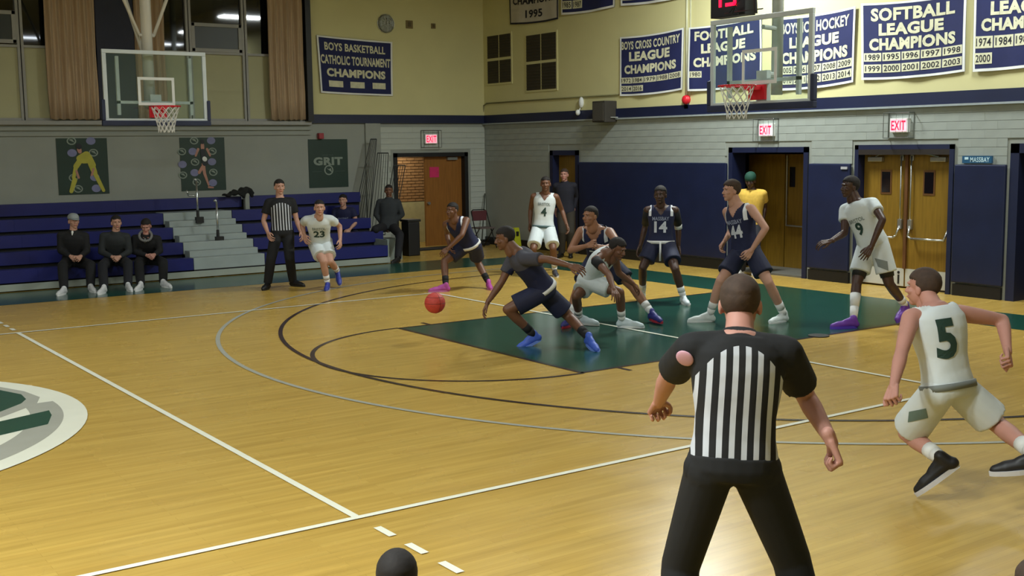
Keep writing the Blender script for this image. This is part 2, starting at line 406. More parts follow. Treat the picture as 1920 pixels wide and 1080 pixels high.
# ---------------------------------------------------------------- doors
def closer(r, x, y, z, L, ax=1, sgn=1):
    mb = MB().box((x-0.07, y-L/2, z-0.035), (x, y+L/2, z+0.035)); mb.build('door_closer', M_steel, r, bevel=0.008)
    MB().tube([(x-0.05, y, z+0.04), (x-0.12, y+sgn*0.12, z+0.075), (x-0.02, y+sgn*0.28, z+0.08)], 0.009).build('closer_arm', M_steel, r)
def frame(r, y0, y1, h, m, w=0.07, depth=0.30):
    mb = MB(); mb.box((XW-0.03, y0-0.0, 0), (XW+depth, y0+w, h)).box((XW-0.03, y1-w, 0), (XW+depth, y1, h)).box((XW-0.03, y0, h-w), (XW+depth, y1, h))
    mb.build('door_frame', m, r)
# door 3: closed double doors
r = empty('door_3', (XW, 0.33, 0), kind='structure'); frame(r, D3[0], D3[1], 2.17, M_nav)
mb = MB().box((XW-0.03, D3[0]+.07, 2.02), (XW+.2, D3[1]-.07, 2.10)); mb.build('head_panel', mat('dark_head', (34, 26, 22), .6), r)
xl = XW+0.12
mid = 0.335
for (a, b, sg) in ((D3[0]+0.075, mid-0.004, 1), (mid+0.004, D3[1]-0.075, -1)):
    lf = MB().box((xl, a, 0.02), (xl+0.045, b, 2.02)).build('door_leaf', M_wood, r)
    wy = mid-0.33 if sg > 0 else mid+0.33
    wy = (a+b)/2+0.02*sg
    MB().box((xl-0.008, wy-0.10, 1.42), (xl, wy+0.10, 1.79)).build('window_bead', mat('bead', (96, 62, 28), .5), lf)
    MB().box((xl-0.012, wy-0.075, 1.45), (xl-0.004, wy+0.075, 1.76)).build('door_glass', mat('door_glass', (20, 16, 16), 0.08, spec=.8), lf)
    MB().box((xl-0.006, a+0.01, 0.03), (xl, b-0.01, 0.30)).build('kick_plate', M_plt, lf)
    closer(r, xl, a+0.24 if sg > 0 else b-0.24, 1.95, 0.26, sgn=sg)
    yr = b-0.085 if sg > 0 else a+0.085; yo = a+0.05 if sg > 0 else b-0.05
    pb = MB(); pb.tube([(xl-0.035, yr, 0.93), (xl-0.035, yr, 2.0)], 0.011)
    pb.tube([(xl-0.035, yr, 0.95), (xl-0.10, yr-sg*0.02, 0.80), (xl-0.10, yr-sg*0.07, 0.77), (xl-0.10, yo+sg*.03, 0.77), (xl-0.04, yo, 0.92)], 0.017, 10)
    pb.build('panic_bar', M_steel, r, smooth=True)
    MB().box((xl-0.05, yr-0.035, 0.90), (xl, yr+0.035, 1.05)).box((xl-0.03, yr-0.03, 1.93), (xl, yr+0.03, 2.02)).build('latch_case', M_steel, r, bevel=0.01)
MB().box((xl-0.03, mid-0.025, 0.3), (xl+0.0, mid+0.025, 2.02)).build('centre_mullion', mat('dark_wood', (98, 62, 30), .5, .1, 3), r)
mb = MB(); mb.box((xl-0.012, mid+0.09, 0.06), (xl-0.006, mid+0.12, 0.2)); mb.cone((xl-0.012, mid+0.105, 0.235), (xl-0.006, mid+0.105, 0.235), 0.022, 0.022, 12)
mb.build('kick_plate_mark', M_blk, r)
# door 2: open doorway with an inner pair of wooden doors
r = empty('door_2', (XW, 3.0, 0), kind='structure'); frame(r, D2[0], D2[1], 2.15, M_nav, 0.09)
xi = XW+0.9
MB().box((XW+0.35, D2[0]-0.6, 0), (XW+2.6, D2[0]-0.5, 2.4)).box((XW+0.35, D2[1]+0.7, 0), (XW+2.6, D2[1]+0.8, 2.4)).box((XW+2.5, D2[0]-0.6, 0), (XW+2.6, D2[1]+0.8, 2.4)).box((XW+.35, D2[0]-.6, 2.3), (XW+2.6, D2[1]+.8, 2.4)).build('vestibule', M_dark, r)
a = MB().box((xi, 2.62, 0.02), (xi+0.045, 3.42, 2.02)).build('door_leaf', M_wood, r)
b = MB().box((xi, 3.44, 0.02), (xi+0.045, 4.3, 2.02)).build('door_leaf', M_wood, r)
MB().box((XW+0.12, D2[0]+0.09, 0.02), (XW+0.85, D2[0]+0.135, 2.02)).build('door_leaf', mat('wood_pale', (150, 112, 64), .5, .1, 3), r)
MB().box((xi-0.006, 2.74, 1.52), (xi, 2.96, 1.80)).build('posted_notice', mat('notice_green', (96, 138, 104), .6), a)
MB().box((xi-0.01, 3.2, 1.45), (xi, 3.32, 1.8)).build('door_glass', MATS['door_glass'], a)
MB().tube([(xi-0.035, 3.36, 0.93), (xi-0.035, 3.36, 2.0)], 0.012).tube([(xi-0.035, 3.36, 0.95), (xi-0.10, 3.3, 0.78), (xi-0.10, 2.7, 0.77)], 0.015).build('panic_bar', M_steel, r)
MB().box((XW, D2[0]+.09, 0), (XW+0.9, D2[1]-.09, 0.03)).build('threshold', mat('threshold', (100, 98, 90), .6), r)
# door 1: narrow doorway
r = empty('door_1', (XW, 8.6, 0), kind='structure'); frame(r, D1[0], D1[1], 2.12, M_nav, 0.10)
MB().box((XW+0.14, D1[0]+.1, 0.02), (XW+0.185, D1[1]-.1, 2.02)).build('door_leaf', M_wood, r)
MB().tube([(XW+.14, 8.3, 1.0), (XW+.07, 8.3, 1.0), (XW+.07, 8.42, 1.0)], .012).build('door_handle', M_steel, r)
# door 4: open doorway at the right edge
r = empty('door_4', (XW, -2.3, 0), kind='structure'); frame(r, D4[0], D4[1], 2.17, M_nav, 0.13)
MB().box((XW+0.36, D4[0]-0.6, 0), (XW+1.8, D4[0]-0.5, 2.3)).box((XW+1.7, D4[0]-0.6, 0), (XW+1.8, D4[1]+0.7, 2.3)).box((XW+.36, D4[1]+.6, 0), (XW+1.8, D4[1]+.7, 2.3)).build('corridor_wall', mat('corridor_block', (120, 122, 112), .7, .1, 3), r)
MB().box((XW+.5, D4[1]-0.5, 0.3), (XW+.62, D4[1]-.3, 1.6)).build('corridor_post', M_blk, r)
# far door
r = empty('door_5', (13.25, YW, 0), kind='structure')
mb = MB(); w = 0.09
mb.box((FD[0], YW-0.03, 0), (FD[0]+w, YW+.3, 2.10)).box((FD[1]-w, YW-.03, 0), (FD[1], YW+.3, 2.10)).box((FD[0], YW-.03, 2.10-w), (FD[1], YW+.3, 2.10))
mb.build('door_frame', M_blk, r)
dl = MB().box((13.16, YW+0.12, 0.02), (14.12, YW+0.165, 2.01)).build('door_leaf', mat('far_door_wood', (142, 92, 34), .45, .15, 3, stretch=(12, 12, .8)), r)
MB().box((13.28, YW+0.112, 1.55), (13.52, YW+0.12, 1.78)).build('posted_notice', mat('notice_pink', (205, 40, 100), .6), dl)
MB().box((13.72, YW+0.05, 1.93), (13.98, YW+0.12, 1.99)).build('door_closer', M_steel, r)
MB().cone((13.22, YW+.12, 0.98), (13.22, YW+.05, .98), .03, .035, 12).build('door_knob', M_steel, dl)
cw = MB().box((12.0, YW+1.5, 0), (14.9, YW+1.6, 0.95)).box((12.36, YW+1.46, .0), (14.6, YW+1.5, .95)).build('lower_corridor_wall', mat('corridor_cream', (200, 196, 150), .6), r)
bk = MB(); M_brk = mat('tan_brick', (176, 134, 88), .8, .15, 9); M_mor = mat('mortar', (96, 72, 50), .9)
MB().box((11.9, YW+1.52, .95), (14.9, YW+1.6, 2.4)).build('brick_backing', M_mor, r)
k = 0; z = 0.97
while z < 2.02:
    x = 12.42-(0.11 if k % 2 else 0)
    while x < 14.0:
        key = 'bk'
        if key not in BC: BC[key] = MB().box((-.1, -.02, -.027), (.1, .02, .027)).mesh('brick'); BC[key].materials.append(M_brk)
        o = bpy.data.objects.new('brick', BC[key]); C.objects.link(o); o.parent = r; o.matrix_parent_inverse = Matrix.Translation(r.location).inverted()
        o.location = (x+.1, YW+1.51+rng.uniform(-.006, .006), z+.027)
        x += .215
    z += .068; k += 1
l = bpy.data.lights.new('corridor_lamp', 'AREA'); l.size = .6; l.energy = 14; l.color = (1, .95, .8); o = bpy.data.objects.new('corridor_lamp', l); C.objects.link(o); o.location = (13.0, YW+.9, 2.35)
MB().box((11.8, YW+.36, 2.4), (15.1, YW+1.7, 2.5)).box((11.7, YW+.36, 0), (11.8, YW+1.7, 2.5)).box((15.0, YW+.36, 0), (15.1, YW+1.7, 2.5)).build('corridor_shell', MATS['corridor_cream'], r)
# ---------------------------------------------------------------- pads, vents, small wall things
def wpad(y0, y1, label):
    o = MB().box((XW-0.065, y0, 0.19), (XW-0.015, y1, 1.88)).build('wall_pad', M_pad, bevel=0.018)
    tag(o, label=label, cat='wall pad')
wpad(3.93, 8.07, 'long navy vinyl wall pad between the narrow door and the open doorway')
wpad(1.26, 2.09, 'navy vinyl wall pad between the open doorway and the closed double doors')
wpad(-1.38, -0.58, 'navy vinyl wall pad between the double doors and the right-hand doorway')
for i, (y0, y1, z0, z1) in enumerate(VENTS):
    r = empty('wall_vent', (XW, (y0+y1)/2, (z0+z1)/2), label=['square four-panel dark louvred wall vent nearer the corner', 'square four-panel dark louvred wall vent farther from the corner, under the white banner'][i], cat='vent')
    MB().box((XW-0.05, y0-.04, z0-.04), (XW-0.031, y1+.04, z1+.04)).build('vent_frame', M_yel, r)
    ym, zm = (y0+y1)/2, (z0+z1)/2
    for (a, b) in ((y0, ym-.02), (ym+.02, y1)):
        for (c, d) in ((z0, zm-.03), (zm+.03, z1)):
            gp = MB().box((XW-.056, a, c), (XW-.05, b, d)).build('vent_panel', mat('vent_dark', (52, 46, 34), .7), r)
            s = MB()
            for q in range(9): s.box((XW-.07, a+.01, c+.02+(d-c-.04)*q/8-.008), (XW-.054, b-.01, c+.02+(d-c-.04)*q/8+.004))
            s.build('louvre', mat('louvre', (66, 58, 42), .7), gp)
r = empty('wall_clock', (12.17, YW-.05, 4.86), label='round grey caged wall clock high on the yellow wall', cat='clock')
c0 = np.array([12.17, YW-.03, 4.84])
MB().cone(c0, c0-[0, .05, 0], .19, .18, 32).build('clock_case', mat('clock_grey', (120, 122, 112), .5), r)
MB().cone(c0-[0, .05, 0], c0-[0, .056, 0], .165, .165, 32).build('clock_face', mat('clock_face', (150, 156, 146), .5), r)
MB().box(c0-[.006, .062, 0], c0+[.006, -.056, .11]).box(c0-[0, .062, .006], c0+[.08, -.056, .006]).build('clock_hand', M_blk, r)
mb = MB()
for k in range(12):
    t = 2*PI*k/12; mb.tube([c0+[.2*math.cos(t), -.005, .2*math.sin(t)], c0+[.16*math.cos(t), -.10, .16*math.sin(t)], c0-[0, .12, 0]], .004, 5)
for rr in (.08, .14, .2): mb.tube([c0+[rr*math.cos(2*PI*k/20), -.115+(rr-.08)*.7, rr*math.sin(2*PI*k/20)] for k in range(21)], .004, 5)
mb.build('wire_guard', M_steel, r)
for (u, v, w, nm, lb) in ((767, 46, .17, 'wall_plate', 'small square tan wall plate right of the clock'), (812, 49, .11, 'wall_sensor', 'small brown wall sensor farthest right of the clock')):
    p = on(u, v, 1, YW-.03); r = empty(nm, p, label=lb, cat='wall plate')
    MB().box(p-[w/2, .02, w/2], p+[w/2, 0, w/2]).build('plate', mat('tan_plate', (120, 104, 62), .6), r, bevel=.004)
    MB().box(p-[w/5, .03, w/3.5], p+[w/5, -.02, w/3.5]).build('insert', mat('tan_insert', (92, 78, 46), .6), r)
def exit_sign(c, ax, label, yaw=0, cage=True):
    r = empty('exit_sign', c, label=label, cat='exit sign'); c = np.array(c)
    if ax == 0: X = np.array([0, -1., 0]); N = np.array([-1., 0, 0])
    else: X = np.array([1., 0, 0]); N = np.array([0, -1., 0])
    Z = np.array([0, 0, 1.])
    w, h, d = .155, .105, .07
    def bx(x0, x1, z0, z1, n0, n1):
        p = [c+X*x+Z*z+N*n for x in (x0, x1) for z in (z0, z1) for n in (n0, n1)]
        return np.min(p, 0), np.max(p, 0)
    MB().box(*bx(-w, w, -h, h, 0, d)).build('housing', mat('exit_white', (235, 238, 235), .5), r, bevel=.006)
    MB().box(*bx(-w+.015, w-.015, -h+.015, h-.015, d, d+.004)).build('face', mat('exit_face', (250, 200, 210), .5, emit=(255, 170, 190), es=.75), r)
    t = MB(); put_text(t, 'EXIT', c+X*(-w+.03)+Z*(-h+.035)+N*(d+.007), X*(2*w-.06), Z*(2*h-.07), .02)
    t.build('lettering', mat('exit_red', (230, 20, 60), .5, emit=(255, 20, 70), es=1.1), r, fix=False)
    if cage:
        mb = MB(); a, b, q = w+.07, h+.08, d+.06
        for n_ in (0.01, q):
            P = [c+X*sx*a+Z*sz*b+N*n_ for sx, sz in ((-1, -1), (1, -1), (1, 1), (-1, 1), (-1, -1))]; mb.tube(P, .006, 6)
        for sx, sz in ((-1, -1), (1, -1), (1, 1), (-1, 1)): mb.tube([c+X*sx*a+Z*sz*b, c+X*sx*a+Z*sz*b+N*q], .006, 6)
        for k in (-.5, 0, .5): mb.tube([c+X*k*a-Z*b+N*q, c+X*k*a+Z*b+N*q], .002, 5)
        mb.build('wire_cage', mat('cage_wire', (110, 116, 112), .4, metal=.6), r)
exit_sign((XW-.012, .37, 2.455), 0, 'red and white exit sign in a wire cage above the closed double doors')
exit_sign((XW-.012, 3.0, 2.435), 0, 'red and white exit sign above the open doorway with the inner wooden doors', cage=True)
exit_sign((13.22, YW-.02, 2.40), 1, 'red glowing exit sign on the white block wall above the far door', cage=True)
# loudspeaker, strobe, fire bell, conduit
p = on(1136, 205, 0, XW-.15)
r = empty('wall_speaker', p, label='dark boxy loudspeaker mounted on the navy wall band', cat='loudspeaker')
MB().box((XW-.34, p[1]-.19, 2.66), (XW-.03, p[1]+.19, 3.07)).build('cabinet', mat('speaker_brown', (52, 48, 42), .7), r, bevel=.012)
MB().box((XW-.352, p[1]-.16, 2.69), (XW-.338, p[1]+.16, 3.04)).build('grille', mat('speaker_grille', (68, 64, 56), .9, .2, 60), r)
MB().tube([(XW-.2, p[1]-.2, 2.75), (XW-.03, p[1]-.26, 2.75)], .012).build('bracket', M_steel, r)
p = on(1090, 192, 0, XW-.06); r = empty('strobe_light', p, label='white oval strobe alarm with a small camera below it', cat='alarm')
MB().ell(p, (.05, .06, .11), 16, 10).build('lens', M_white, r, smooth=True)
MB().ell(p+[-.05, .05, -.2], (.05, .05, .06), 12, 8).tube([p+[0, .03, -.1], p+[-.03, .05, -.2]], .012).build('camera_body', M_white, r, smooth=True)
p = on(1285, 187, 0, XW-.08); r = empty('fire_bell', p, label='round red fire bell under the gap between two navy banners', cat='bell')
MB().cone(p+[.06, 0, 0], p, .085, .08, 24).ell(p, (.05, .08, .08), 20, 10).build('gong', M_red, r, smooth=True)
MB().box(p+[.02, -.05, -.16], p+[.06, .05, -.04]).build('bell_box', mat('bell_grey', (60, 62, 74), .5), r)
mb = MB(); a = on(905, 225, 0, XW-.05); b = on(907, 198, 0, XW-.05); c = on(912, 194, 0, XW-.05); d = on(1160, 177, 0, XW-.05)
mb.tube([a, b, c, d], .014, 8); tag(mb.build('conduit', mat('conduit_tan', (120, 116, 78), .5), smooth=True), label='thin tan conduit running along the yellow wall from the corner to the speaker', cat='conduit')
mb = MB(); mb.tube([on(1289, -90, 0, XW-.05), on(1287, 178, 0, XW-.05)], .02, 8).tube([on(1296, -90, 0, XW-.05), on(1294, 178, 0, XW-.05)], .012, 8)
tag(mb.build('conduit', mat('conduit_pale', (190, 190, 160), .5), smooth=True), label='pair of pale vertical conduits between the cross country and football banners', cat='conduit')
p = on(1833, 297, 0, XW-.03)
r = empty('wall_sign', p, label='small blue and white strip sign resting above the right-hand wall pad', cat='sign')
MB().box((XW-.05, p[1]-.23, 1.90), (XW-.01, p[1]+.23, 2.0)).build('board', mat('sign_blue', (32, 84, 120), .5), r)
t = MB(); put_text(t, 'MASSBAY', np.array([XW-.053, p[1]+.10, 1.915]), [0, -.30, 0], [0, 0, .07], .02); t.box((XW-.053, p[1]+.13, 1.95), (XW-.051, p[1]+.19, 1.985)); t.build('lettering', mat('sign_pale', (190, 220, 232), .5), r, fix=False)
p = on(1583, 315, 0, XW-.07)
tag(MB().box(p-[.012, .06, .02], p+[.004, .06, .02]).build('pad_label', mat('label_white', (170, 170, 175), .6)), label='tiny white label near the top of the pad left of the double doors', cat='label')
p = on(601, 255, 1, YW-.05)
tag(MB().box(p-[.055, .05, .06], p+[.055, .05, .06]).build('fire_alarm', mat('alarm_red', (150, 40, 50), .5), bevel=.01), label='small dark red fire alarm above the rightmost green poster', cat='alarm')
# ---------------------------------------------------------------- banners
M_bn = mat('banner_navy', (25, 32, 80), 0.8, 0.1, 4, .1); M_bw = mat('banner_white', (226, 228, 226), 0.8, .04, 5)
M_let = mat('banner_letters', (208, 206, 176), 0.85, .12, 12); M_bw2 = mat('banner_cream', (190, 184, 172), 0.8, .05, 5); M_ink = mat('banner_ink', (30, 30, 40), .8)
def banner(ax, face, TL, TR, BR, BL, rows, label, white=False, sag=.03, years=(), wave=.018):
    P = [on(*q, ax, face) for q in (TL, TR, BR, BL)]; N = np.array([-1., 0, 0]) if ax == 0 else np.array([0, -1., 0])
    ph = rng.uniform(0, 6)
    def F(s, t, off=0):   # s 0..1 left-right, t 0..1 bottom-top
        q = (P[0]*(1-s)+P[1]*s)*t+(P[3]*(1-s)+P[2]*s)*(1-t)
        q = q-np.array([0, 0, 1.])*sag*4*s*(1-s)
        return q+N*(.03+off+wave*(math.sin(s*9+ph+2*t)*.6+.4*math.sin(s*17+ph*2-3*t))*(1-t*.6))
    r = empty('banner', (P[0]+P[1]+P[2]+P[3])/4, label=label, cat='banner')
    def grid(s0, s1, t0, t1, o0, o1, name, m, par):
        nx, ny = max(2, int((s1-s0)*30)), max(2, int((t1-t0)*12)); mb = MB()
        for o_ in (o1, o0):
            v = [F(s0+(s1-s0)*i/nx, t0+(t1-t0)*j/ny, o_) for j in range(ny+1) for i in range(nx+1)]
            f = [(j*(nx+1)+i, j*(nx+1)+i+1, (j+1)*(nx+1)+i+1, (j+1)*(nx+1)+i) for j in range(ny) for i in range(nx)]
            mb.add(v, f if o_ == o1 else [q[::-1] for q in f])
        K = (nx+1)*(ny+1)
        edge = [i for i in range(nx+1)]+[j*(nx+1)+nx for j in range(1, ny+1)]+[ny*(nx+1)+i for i in range(nx-1, -1, -1)]+[j*(nx+1) for j in range(ny-1, 0, -1)]
        for a, b in zip(edge, edge[1:]+edge[:1]): mb.f.append((a, a+K, b+K, b)); mb.m.append(0)
        return mb.build(name, m, par, smooth=False, fix=False)
    grid(0, 1, 0, 1, 0, .006, 'cloth', M_bw2 if white else M_bn, r)
    e = .022
    bm_ = M_ink if white else M_bw
    for q in ((0, 1, 0, e*1.4), (0, 1, 1-e*1.2, 1), (0, e, 0, 1), (1-e, 1, 0, 1)): grid(*q, .006, .009, 'border', bm_, r)
    for (txt, s0, s1, t0, t1, bold) in rows:
        v, f = text_mesh(txt, bold, 1, 1.06); mb = MB(); mb.add([F(s0+(s1-s0)*a, t0+(t1-t0)*b, .011) for a, b in v], f)
        mb.build('lettering', M_ink if white else M_let, r, fix=False)
    for (txt, s0, s1, t0, t1) in years:
        yp = grid(s0, s1, t0, t1, .007, .0105, 'year_patch', M_let, r)
        if txt:
            v, f = text_mesh(txt, .015, 0, 1.06); mb = MB(); ds, dt = (s1-s0)*.08, (t1-t0)*.16
            mb.add([F(s0+ds+(s1-s0-2*ds)*a, t0+dt+(t1-t0-2*dt)*b, .0125) for a, b in v], f); mb.build('year', M_ink, yp, fix=False)
    return r
def yrow(ys, s0, s1, t0, t1, n=5):
    w = (s1-s0)/n; return [(y, s0+w*i+.006, s0+w*(i+1)-.006, t0, t1) for i, y in enumerate(ys)]
B3 = lambda a, b, c, s=.05: [(a, s, 1-s, .80, .93, .035), (b, .16, .82, .60, .75, .05), (c, .08, .9, .40, .55, .05)]
banner(1, YW-.03, (592, 66), (734, 79), (735, 180), (600, 174), [('BOYS BASKETBALL', .09, .90, .76, .90, .03), ('CATHOLIC TOURNAMENT', .03, .97, .52, .68, .035), ('CHAMPIONS', .1, .9, .30, .45, .05)],
       'navy banner for boys basketball on the yellow wall below the clock', years=[('', .12, .31, .12, .23), ('', .41, .60, .12, .23), ('', .71, .90, .12, .23)], sag=.01)
banner(0, XW-.03, (957, -60), (1049, -76), (1050, 36), (958, 46), [('CHAMPIONS', .08, .92, .34, .47, .04), ('1995', .34, .68, .10, .24, .03)], 'white banner with dark lettering above the two wall vents', white=True)
banner(0, XW-.03, (1055, -100), (1155, -118), (1154, 13), (1056, 28), [('LEAGUE', .16, .82, .60, .75, .05), ('CHAMPIONS', .08, .9, .36, .50, .04)], 'navy banner cut off by the top of the picture right of the white banner', years=[('1985', .02, .2, .08, .2), ('1987', .22, .4, .08, .2)])
banner(0, XW-.03, (1167, -125), (1292, -150), (1290, -6), (1167, 11), [('LEAGUE', .16, .82, .60, .75, .05), ('CHAMPIONS', .08, .9, .32, .46, .04)], 'navy banner cut off by the picture top above the cross country banner', years=yrow(['1971', '1974', '1975', '1976'], .02, .9, .07, .2, 4))
banner(0, XW-.03, (1165, 70), (1285, 52), (1282, 168), (1165, 180), [('BOYS CROSS COUNTRY', .03, .95, .78, .92, .03), ('LEAGUE', .16, .80, .58, .74, .05), ('CHAMPIONS', .08, .9, .37, .52, .05)],
       'navy championship banner for boys cross country right of the speaker', years=yrow(['1972', '1984', '1979', '1988', '2008'], .01, .98, .21, .31)+yrow(['2014', '2016'], .01, .40, .07, .17, 2))
banner(0, XW-.03, (1294, 52), (1430, 30), (1429, 157), (1294, 171), [('FOOTBALL', .09, .90, .78, .93, .04), ('LEAGUE', .18, .80, .58, .73, .05), ('CHAMPIONS', .08, .93, .37, .52, .05)],
       'navy football championship banner partly behind the near backboard', years=yrow(['1980'], .02, .19, .21, .31, 1), wave=.03)
banner(0, XW-.03, (1462, 34), (1608, 12), (1602, 154), (1462, 170), [('BOYS ICE HOCKEY', .04, .93, .77, .92, .03), ('LEAGUE', .16, .80, .57, .72, .05), ('CHAMPIONS', .05, .92, .36, .52, .05)],
       'navy ice hockey championship banner right behind the near backboard edge', years=yrow(['2005', '2006', '2007', '2008', '2009'], .01, .98, .22, .33)+yrow(['2010', '2011', '2012', '2013', '2014'], .01, .98, .08, .19))
banner(0, XW-.03, (1617, 7), (1816, -14), (1811, 134), (1618, 150), [('SOFTBALL', .10, .90, .76, .93, .04), ('LEAGUE', .18, .80, .57, .73, .05), ('CHAMPIONS', .08, .91, .38, .54, .05)],
       'navy softball championship banner with two full rows of years', years=yrow(['1989', '1995', '1996', '1997', '1998'], .02, .98, .24, .35)+yrow(['1999', '2000', '2001', '2002', '2003'], .02, .98, .09, .20))
banner(0, XW-.03, (1831, -40), (2030, -62), (2026, 110), (1827, 135), [('SOCCER', .26, .78, .82, .95, .04), ('LEAGUE', .17, .80, .60, .75, .05), ('CHAMPIONS', .08, .91, .43, .57, .05)],
       'navy championship banner cut off by the right edge of the picture', years=yrow(['1974', '1984', '1988', '1992', '1998'], .01, .98, .25, .38)+yrow(['2000'], .01, .20, .08, .20, 1))
# ---------------------------------------------------------------- posters on the lower far wall
M_pg = mat('poster_green', (26, 52, 42), .5, .1, 3); M_pl = mat('poster_lilac', (120, 122, 160), .5); M_pw = mat('poster_pale', (130, 142, 130), .5)
def disc(mb, c, X, Z, r0, r1=None, n=24):
    r1 = r1 or r0
    mb.add([c+X*r0*math.cos(2*PI*i/n)+Z*r1*math.sin(2*PI*i/n) for i in range(n)], [tuple(range(n))])
Yv = np.array([0, -1., 0]); XX = np.array([1., 0, 0]); ZZ = np.array([0, 0, 1.])
def poster(x0, x1, z0, z1, label):
    r = empty('poster', ((x0+x1)/2, YW, z0), label=label, cat='poster')
    MB().box((x0, YW-.012, z0), (x1, YW-.002, z1)).build('sheet', M_pg, r); return r
def pframe(x0, x1, z0, z1):
    return lambda s, t, o=0: np.array([x0+(x1-x0)*s, YW-.0135-o, z0+(z1-z0)*t])
def emblems(r, F, spots):
    for i, (s, t) in enumerate(spots):
        mb = MB(); disc(mb, F(s, t), XX, ZZ, .085, .07); mb.build('emblem', M_pl if i % 2 else M_pw, r, fix=False)
        if i % 2 == 0:
            mb = MB(); disc(mb, F(s, t, .001), XX, ZZ, .062, .05); mb.build('emblem_centre', M_pg, r, fix=False)
            mb = MB(); mb.add([F(s-.05, t+.02, .002), F(s+.06, t-.03, .002), F(s+.02, t+.03, .002), F(s-.02, t+.035, .002)], [(0, 1, 2, 3)]); mb.build('emblem_bird', M_pw, r, fix=False)
def strokes(r, F, name, m, segs, o):
    mb = MB()
    for k_, (a, b, w0, w1) in enumerate(segs):
        o += .0007; A = F(*a, o); B = F(*b, o); d = (B-A); d /= np.linalg.norm(d); n = np.array([-d[2], 0, d[0]])
        mb.add([A-n*w0, B-n*w1, B+n*w1, A+n*w0], [(0, 1, 2, 3)])
        mb.add([A+(XX*math.cos(q*PI/5)+ZZ*math.sin(q*PI/5))*w0+Yv*.0002 for q in range(10)], [tuple(range(10))])
        mb.add([B+(XX*math.cos(q*PI/5)+ZZ*math.sin(q*PI/5))*w1+Yv*.0003 for q in range(10)], [tuple(range(10))])
    mb.build(name, m, r, fix=False)
M_py = mat('poster_yellow', (176, 170, 60), .5); M_ps = mat('poster_skin', (176, 126, 108), .5); M_pd = mat('poster_dark', (20, 24, 34), .5)
r = poster(5.31, 6.22, 1.43, 2.46, 'leftmost green poster showing a goalkeeper in yellow bending forward'); F = pframe(5.31, 6.22, 1.43, 2.46)
emblems(r, F, [(.30, .95), (.68, .95), (.72, .74), (.30, .74), (.38, .10), (.74, .10), (.30, .30), (.72, .3)])
strokes(r, F, 'printed_figure', M_py, [((.62, .66), (.70, .52), .06, .05), ((.58, .70), (.44, .64), .07, .06), ((.46, .62), (.36, .50), .05, .05), ((.66, .55), (.72, .38), .06, .05), ((.36, .5), (.30, .30), .04, .03), ((.32, .26), (.24, .06), .045, .035), ((.74, .34), (.88, .06), .04, .03), ((.5, .6), (.62, .6), .05, .05)], .003)
strokes(r, F, 'printed_figure', M_ps, [((.44, .80), (.45, .76), .04, .035), ((.36, .42), (.4, .3), .02, .02), ((.70, .45), (.66, .34), .02, .02)], .009)
strokes(r, F, 'printed_figure', M_pd, [((.43, .86), (.44, .85), .05, .05)], .012)
r = poster(7.60, 8.50, 1.43, 2.46, 'middle green poster of a kneeling player holding a ball, curled edges'); F = pframe(7.60, 8.50, 1.43, 2.46)
emblems(r, F, [(.32, .94), (.70, .94), (.72, .74), (.28, .74), (.32, .54), (.70, .54), (.72, .34), (.30, .34), (.34, .16), (.7, .14), (.04, .74), (.04, .5), (.04, .3)])
strokes(r, F, 'printed_figure', M_ps, [((.50, .86), (.50, .80), .035, .035), ((.40, .78), (.34, .66), .025, .02), ((.60, .78), (.66, .66), .025, .02), ((.50, .5), (.52, .32), .035, .03), ((.52, .32), (.60, .10), .03, .018), ((.6, .06), (.7, .05), .02, .015), ((.48, .45), (.40, .34), .03, .03)], .003)
strokes(r, F, 'printed_figure', M_pd, [((.50, .74), (.54, .52), .05, .06)], .008)
strokes(r, F, 'printed_figure', M_bw, [((.53, .60), (.54, .59), .045, .045)], .010)
strokes(r, F, 'printed_figure', M_pd, [((.5, .93), (.5, .91), .035, .035)], .010)
r = poster(10.30, 11.20, 1.41, 2.41, 'rightmost dark green poster with the word GRIT and a round emblem'); F = pframe(10.30, 11.20, 1.41, 2.41)
mb = MB(); put_text(mb, 'GRIT', F(.12, .46, .001), XX*.67, ZZ*.17, .05); mb.build('lettering', M_pw, r, fix=False)
mb = MB(); put_text(mb, 'DEFINE YOUR', F(.34, .66, .001), XX*.26, ZZ*.025, .0); mb.box(F(.08, .33), F(.32, .335, .001)).box(F(.66, .33), F(.92, .335, .001)); mb.build('lettering', mat('poster_faint', (74, 90, 82), .5), r, fix=False)
mb = MB(); disc(mb, F(.5, .36, .002), XX, ZZ, .105, .105); mb.build('emblem', M_pw, r, fix=False)
mb = MB(); disc(mb, F(.5, .36, .003), XX, ZZ, .078, .078); mb.build('emblem_centre', M_pg, r, fix=False)
mb = MB(); mb.add([F(.44, .40, .004), F(.58, .31, .004), F(.55, .40, .004), F(.5, .38, .004)], [(0, 1, 2, 3)]); mb.build('emblem_bird', M_pw, r, fix=False)
# ---------------------------------------------------------------- lamps
def lamp(x, y, k):
    r = empty('ceiling_light', (x, y, LZ), label='wide flat ceiling light above the court, lamp %s' % k, cat='ceiling light', group='ceiling lights above the court'); r['label'] = 'wide flat ceiling light hanging above the court'
    MB().box((x-.62, y-.27, LZ-.10), (x+.62, y+.27, LZ+.02)).build('housing', M_white, r)
    MB().box((x-.58, y-.23, LZ-.112), (x+.58, y+.23, LZ-.10)).build('diffuser', mat('lamp_glow', (255, 250, 240), .5, emit=(215, 225, 255), es=9), r)
    for s in (-.5, .5): MB().tube([(x+s, y, LZ), (x+s, y, CEIL)], .01, 6).build('hanger', M_steel, r)
for i, (lx, ly, lw) in enumerate(LIGHTS): lamp(lx, ly, i)
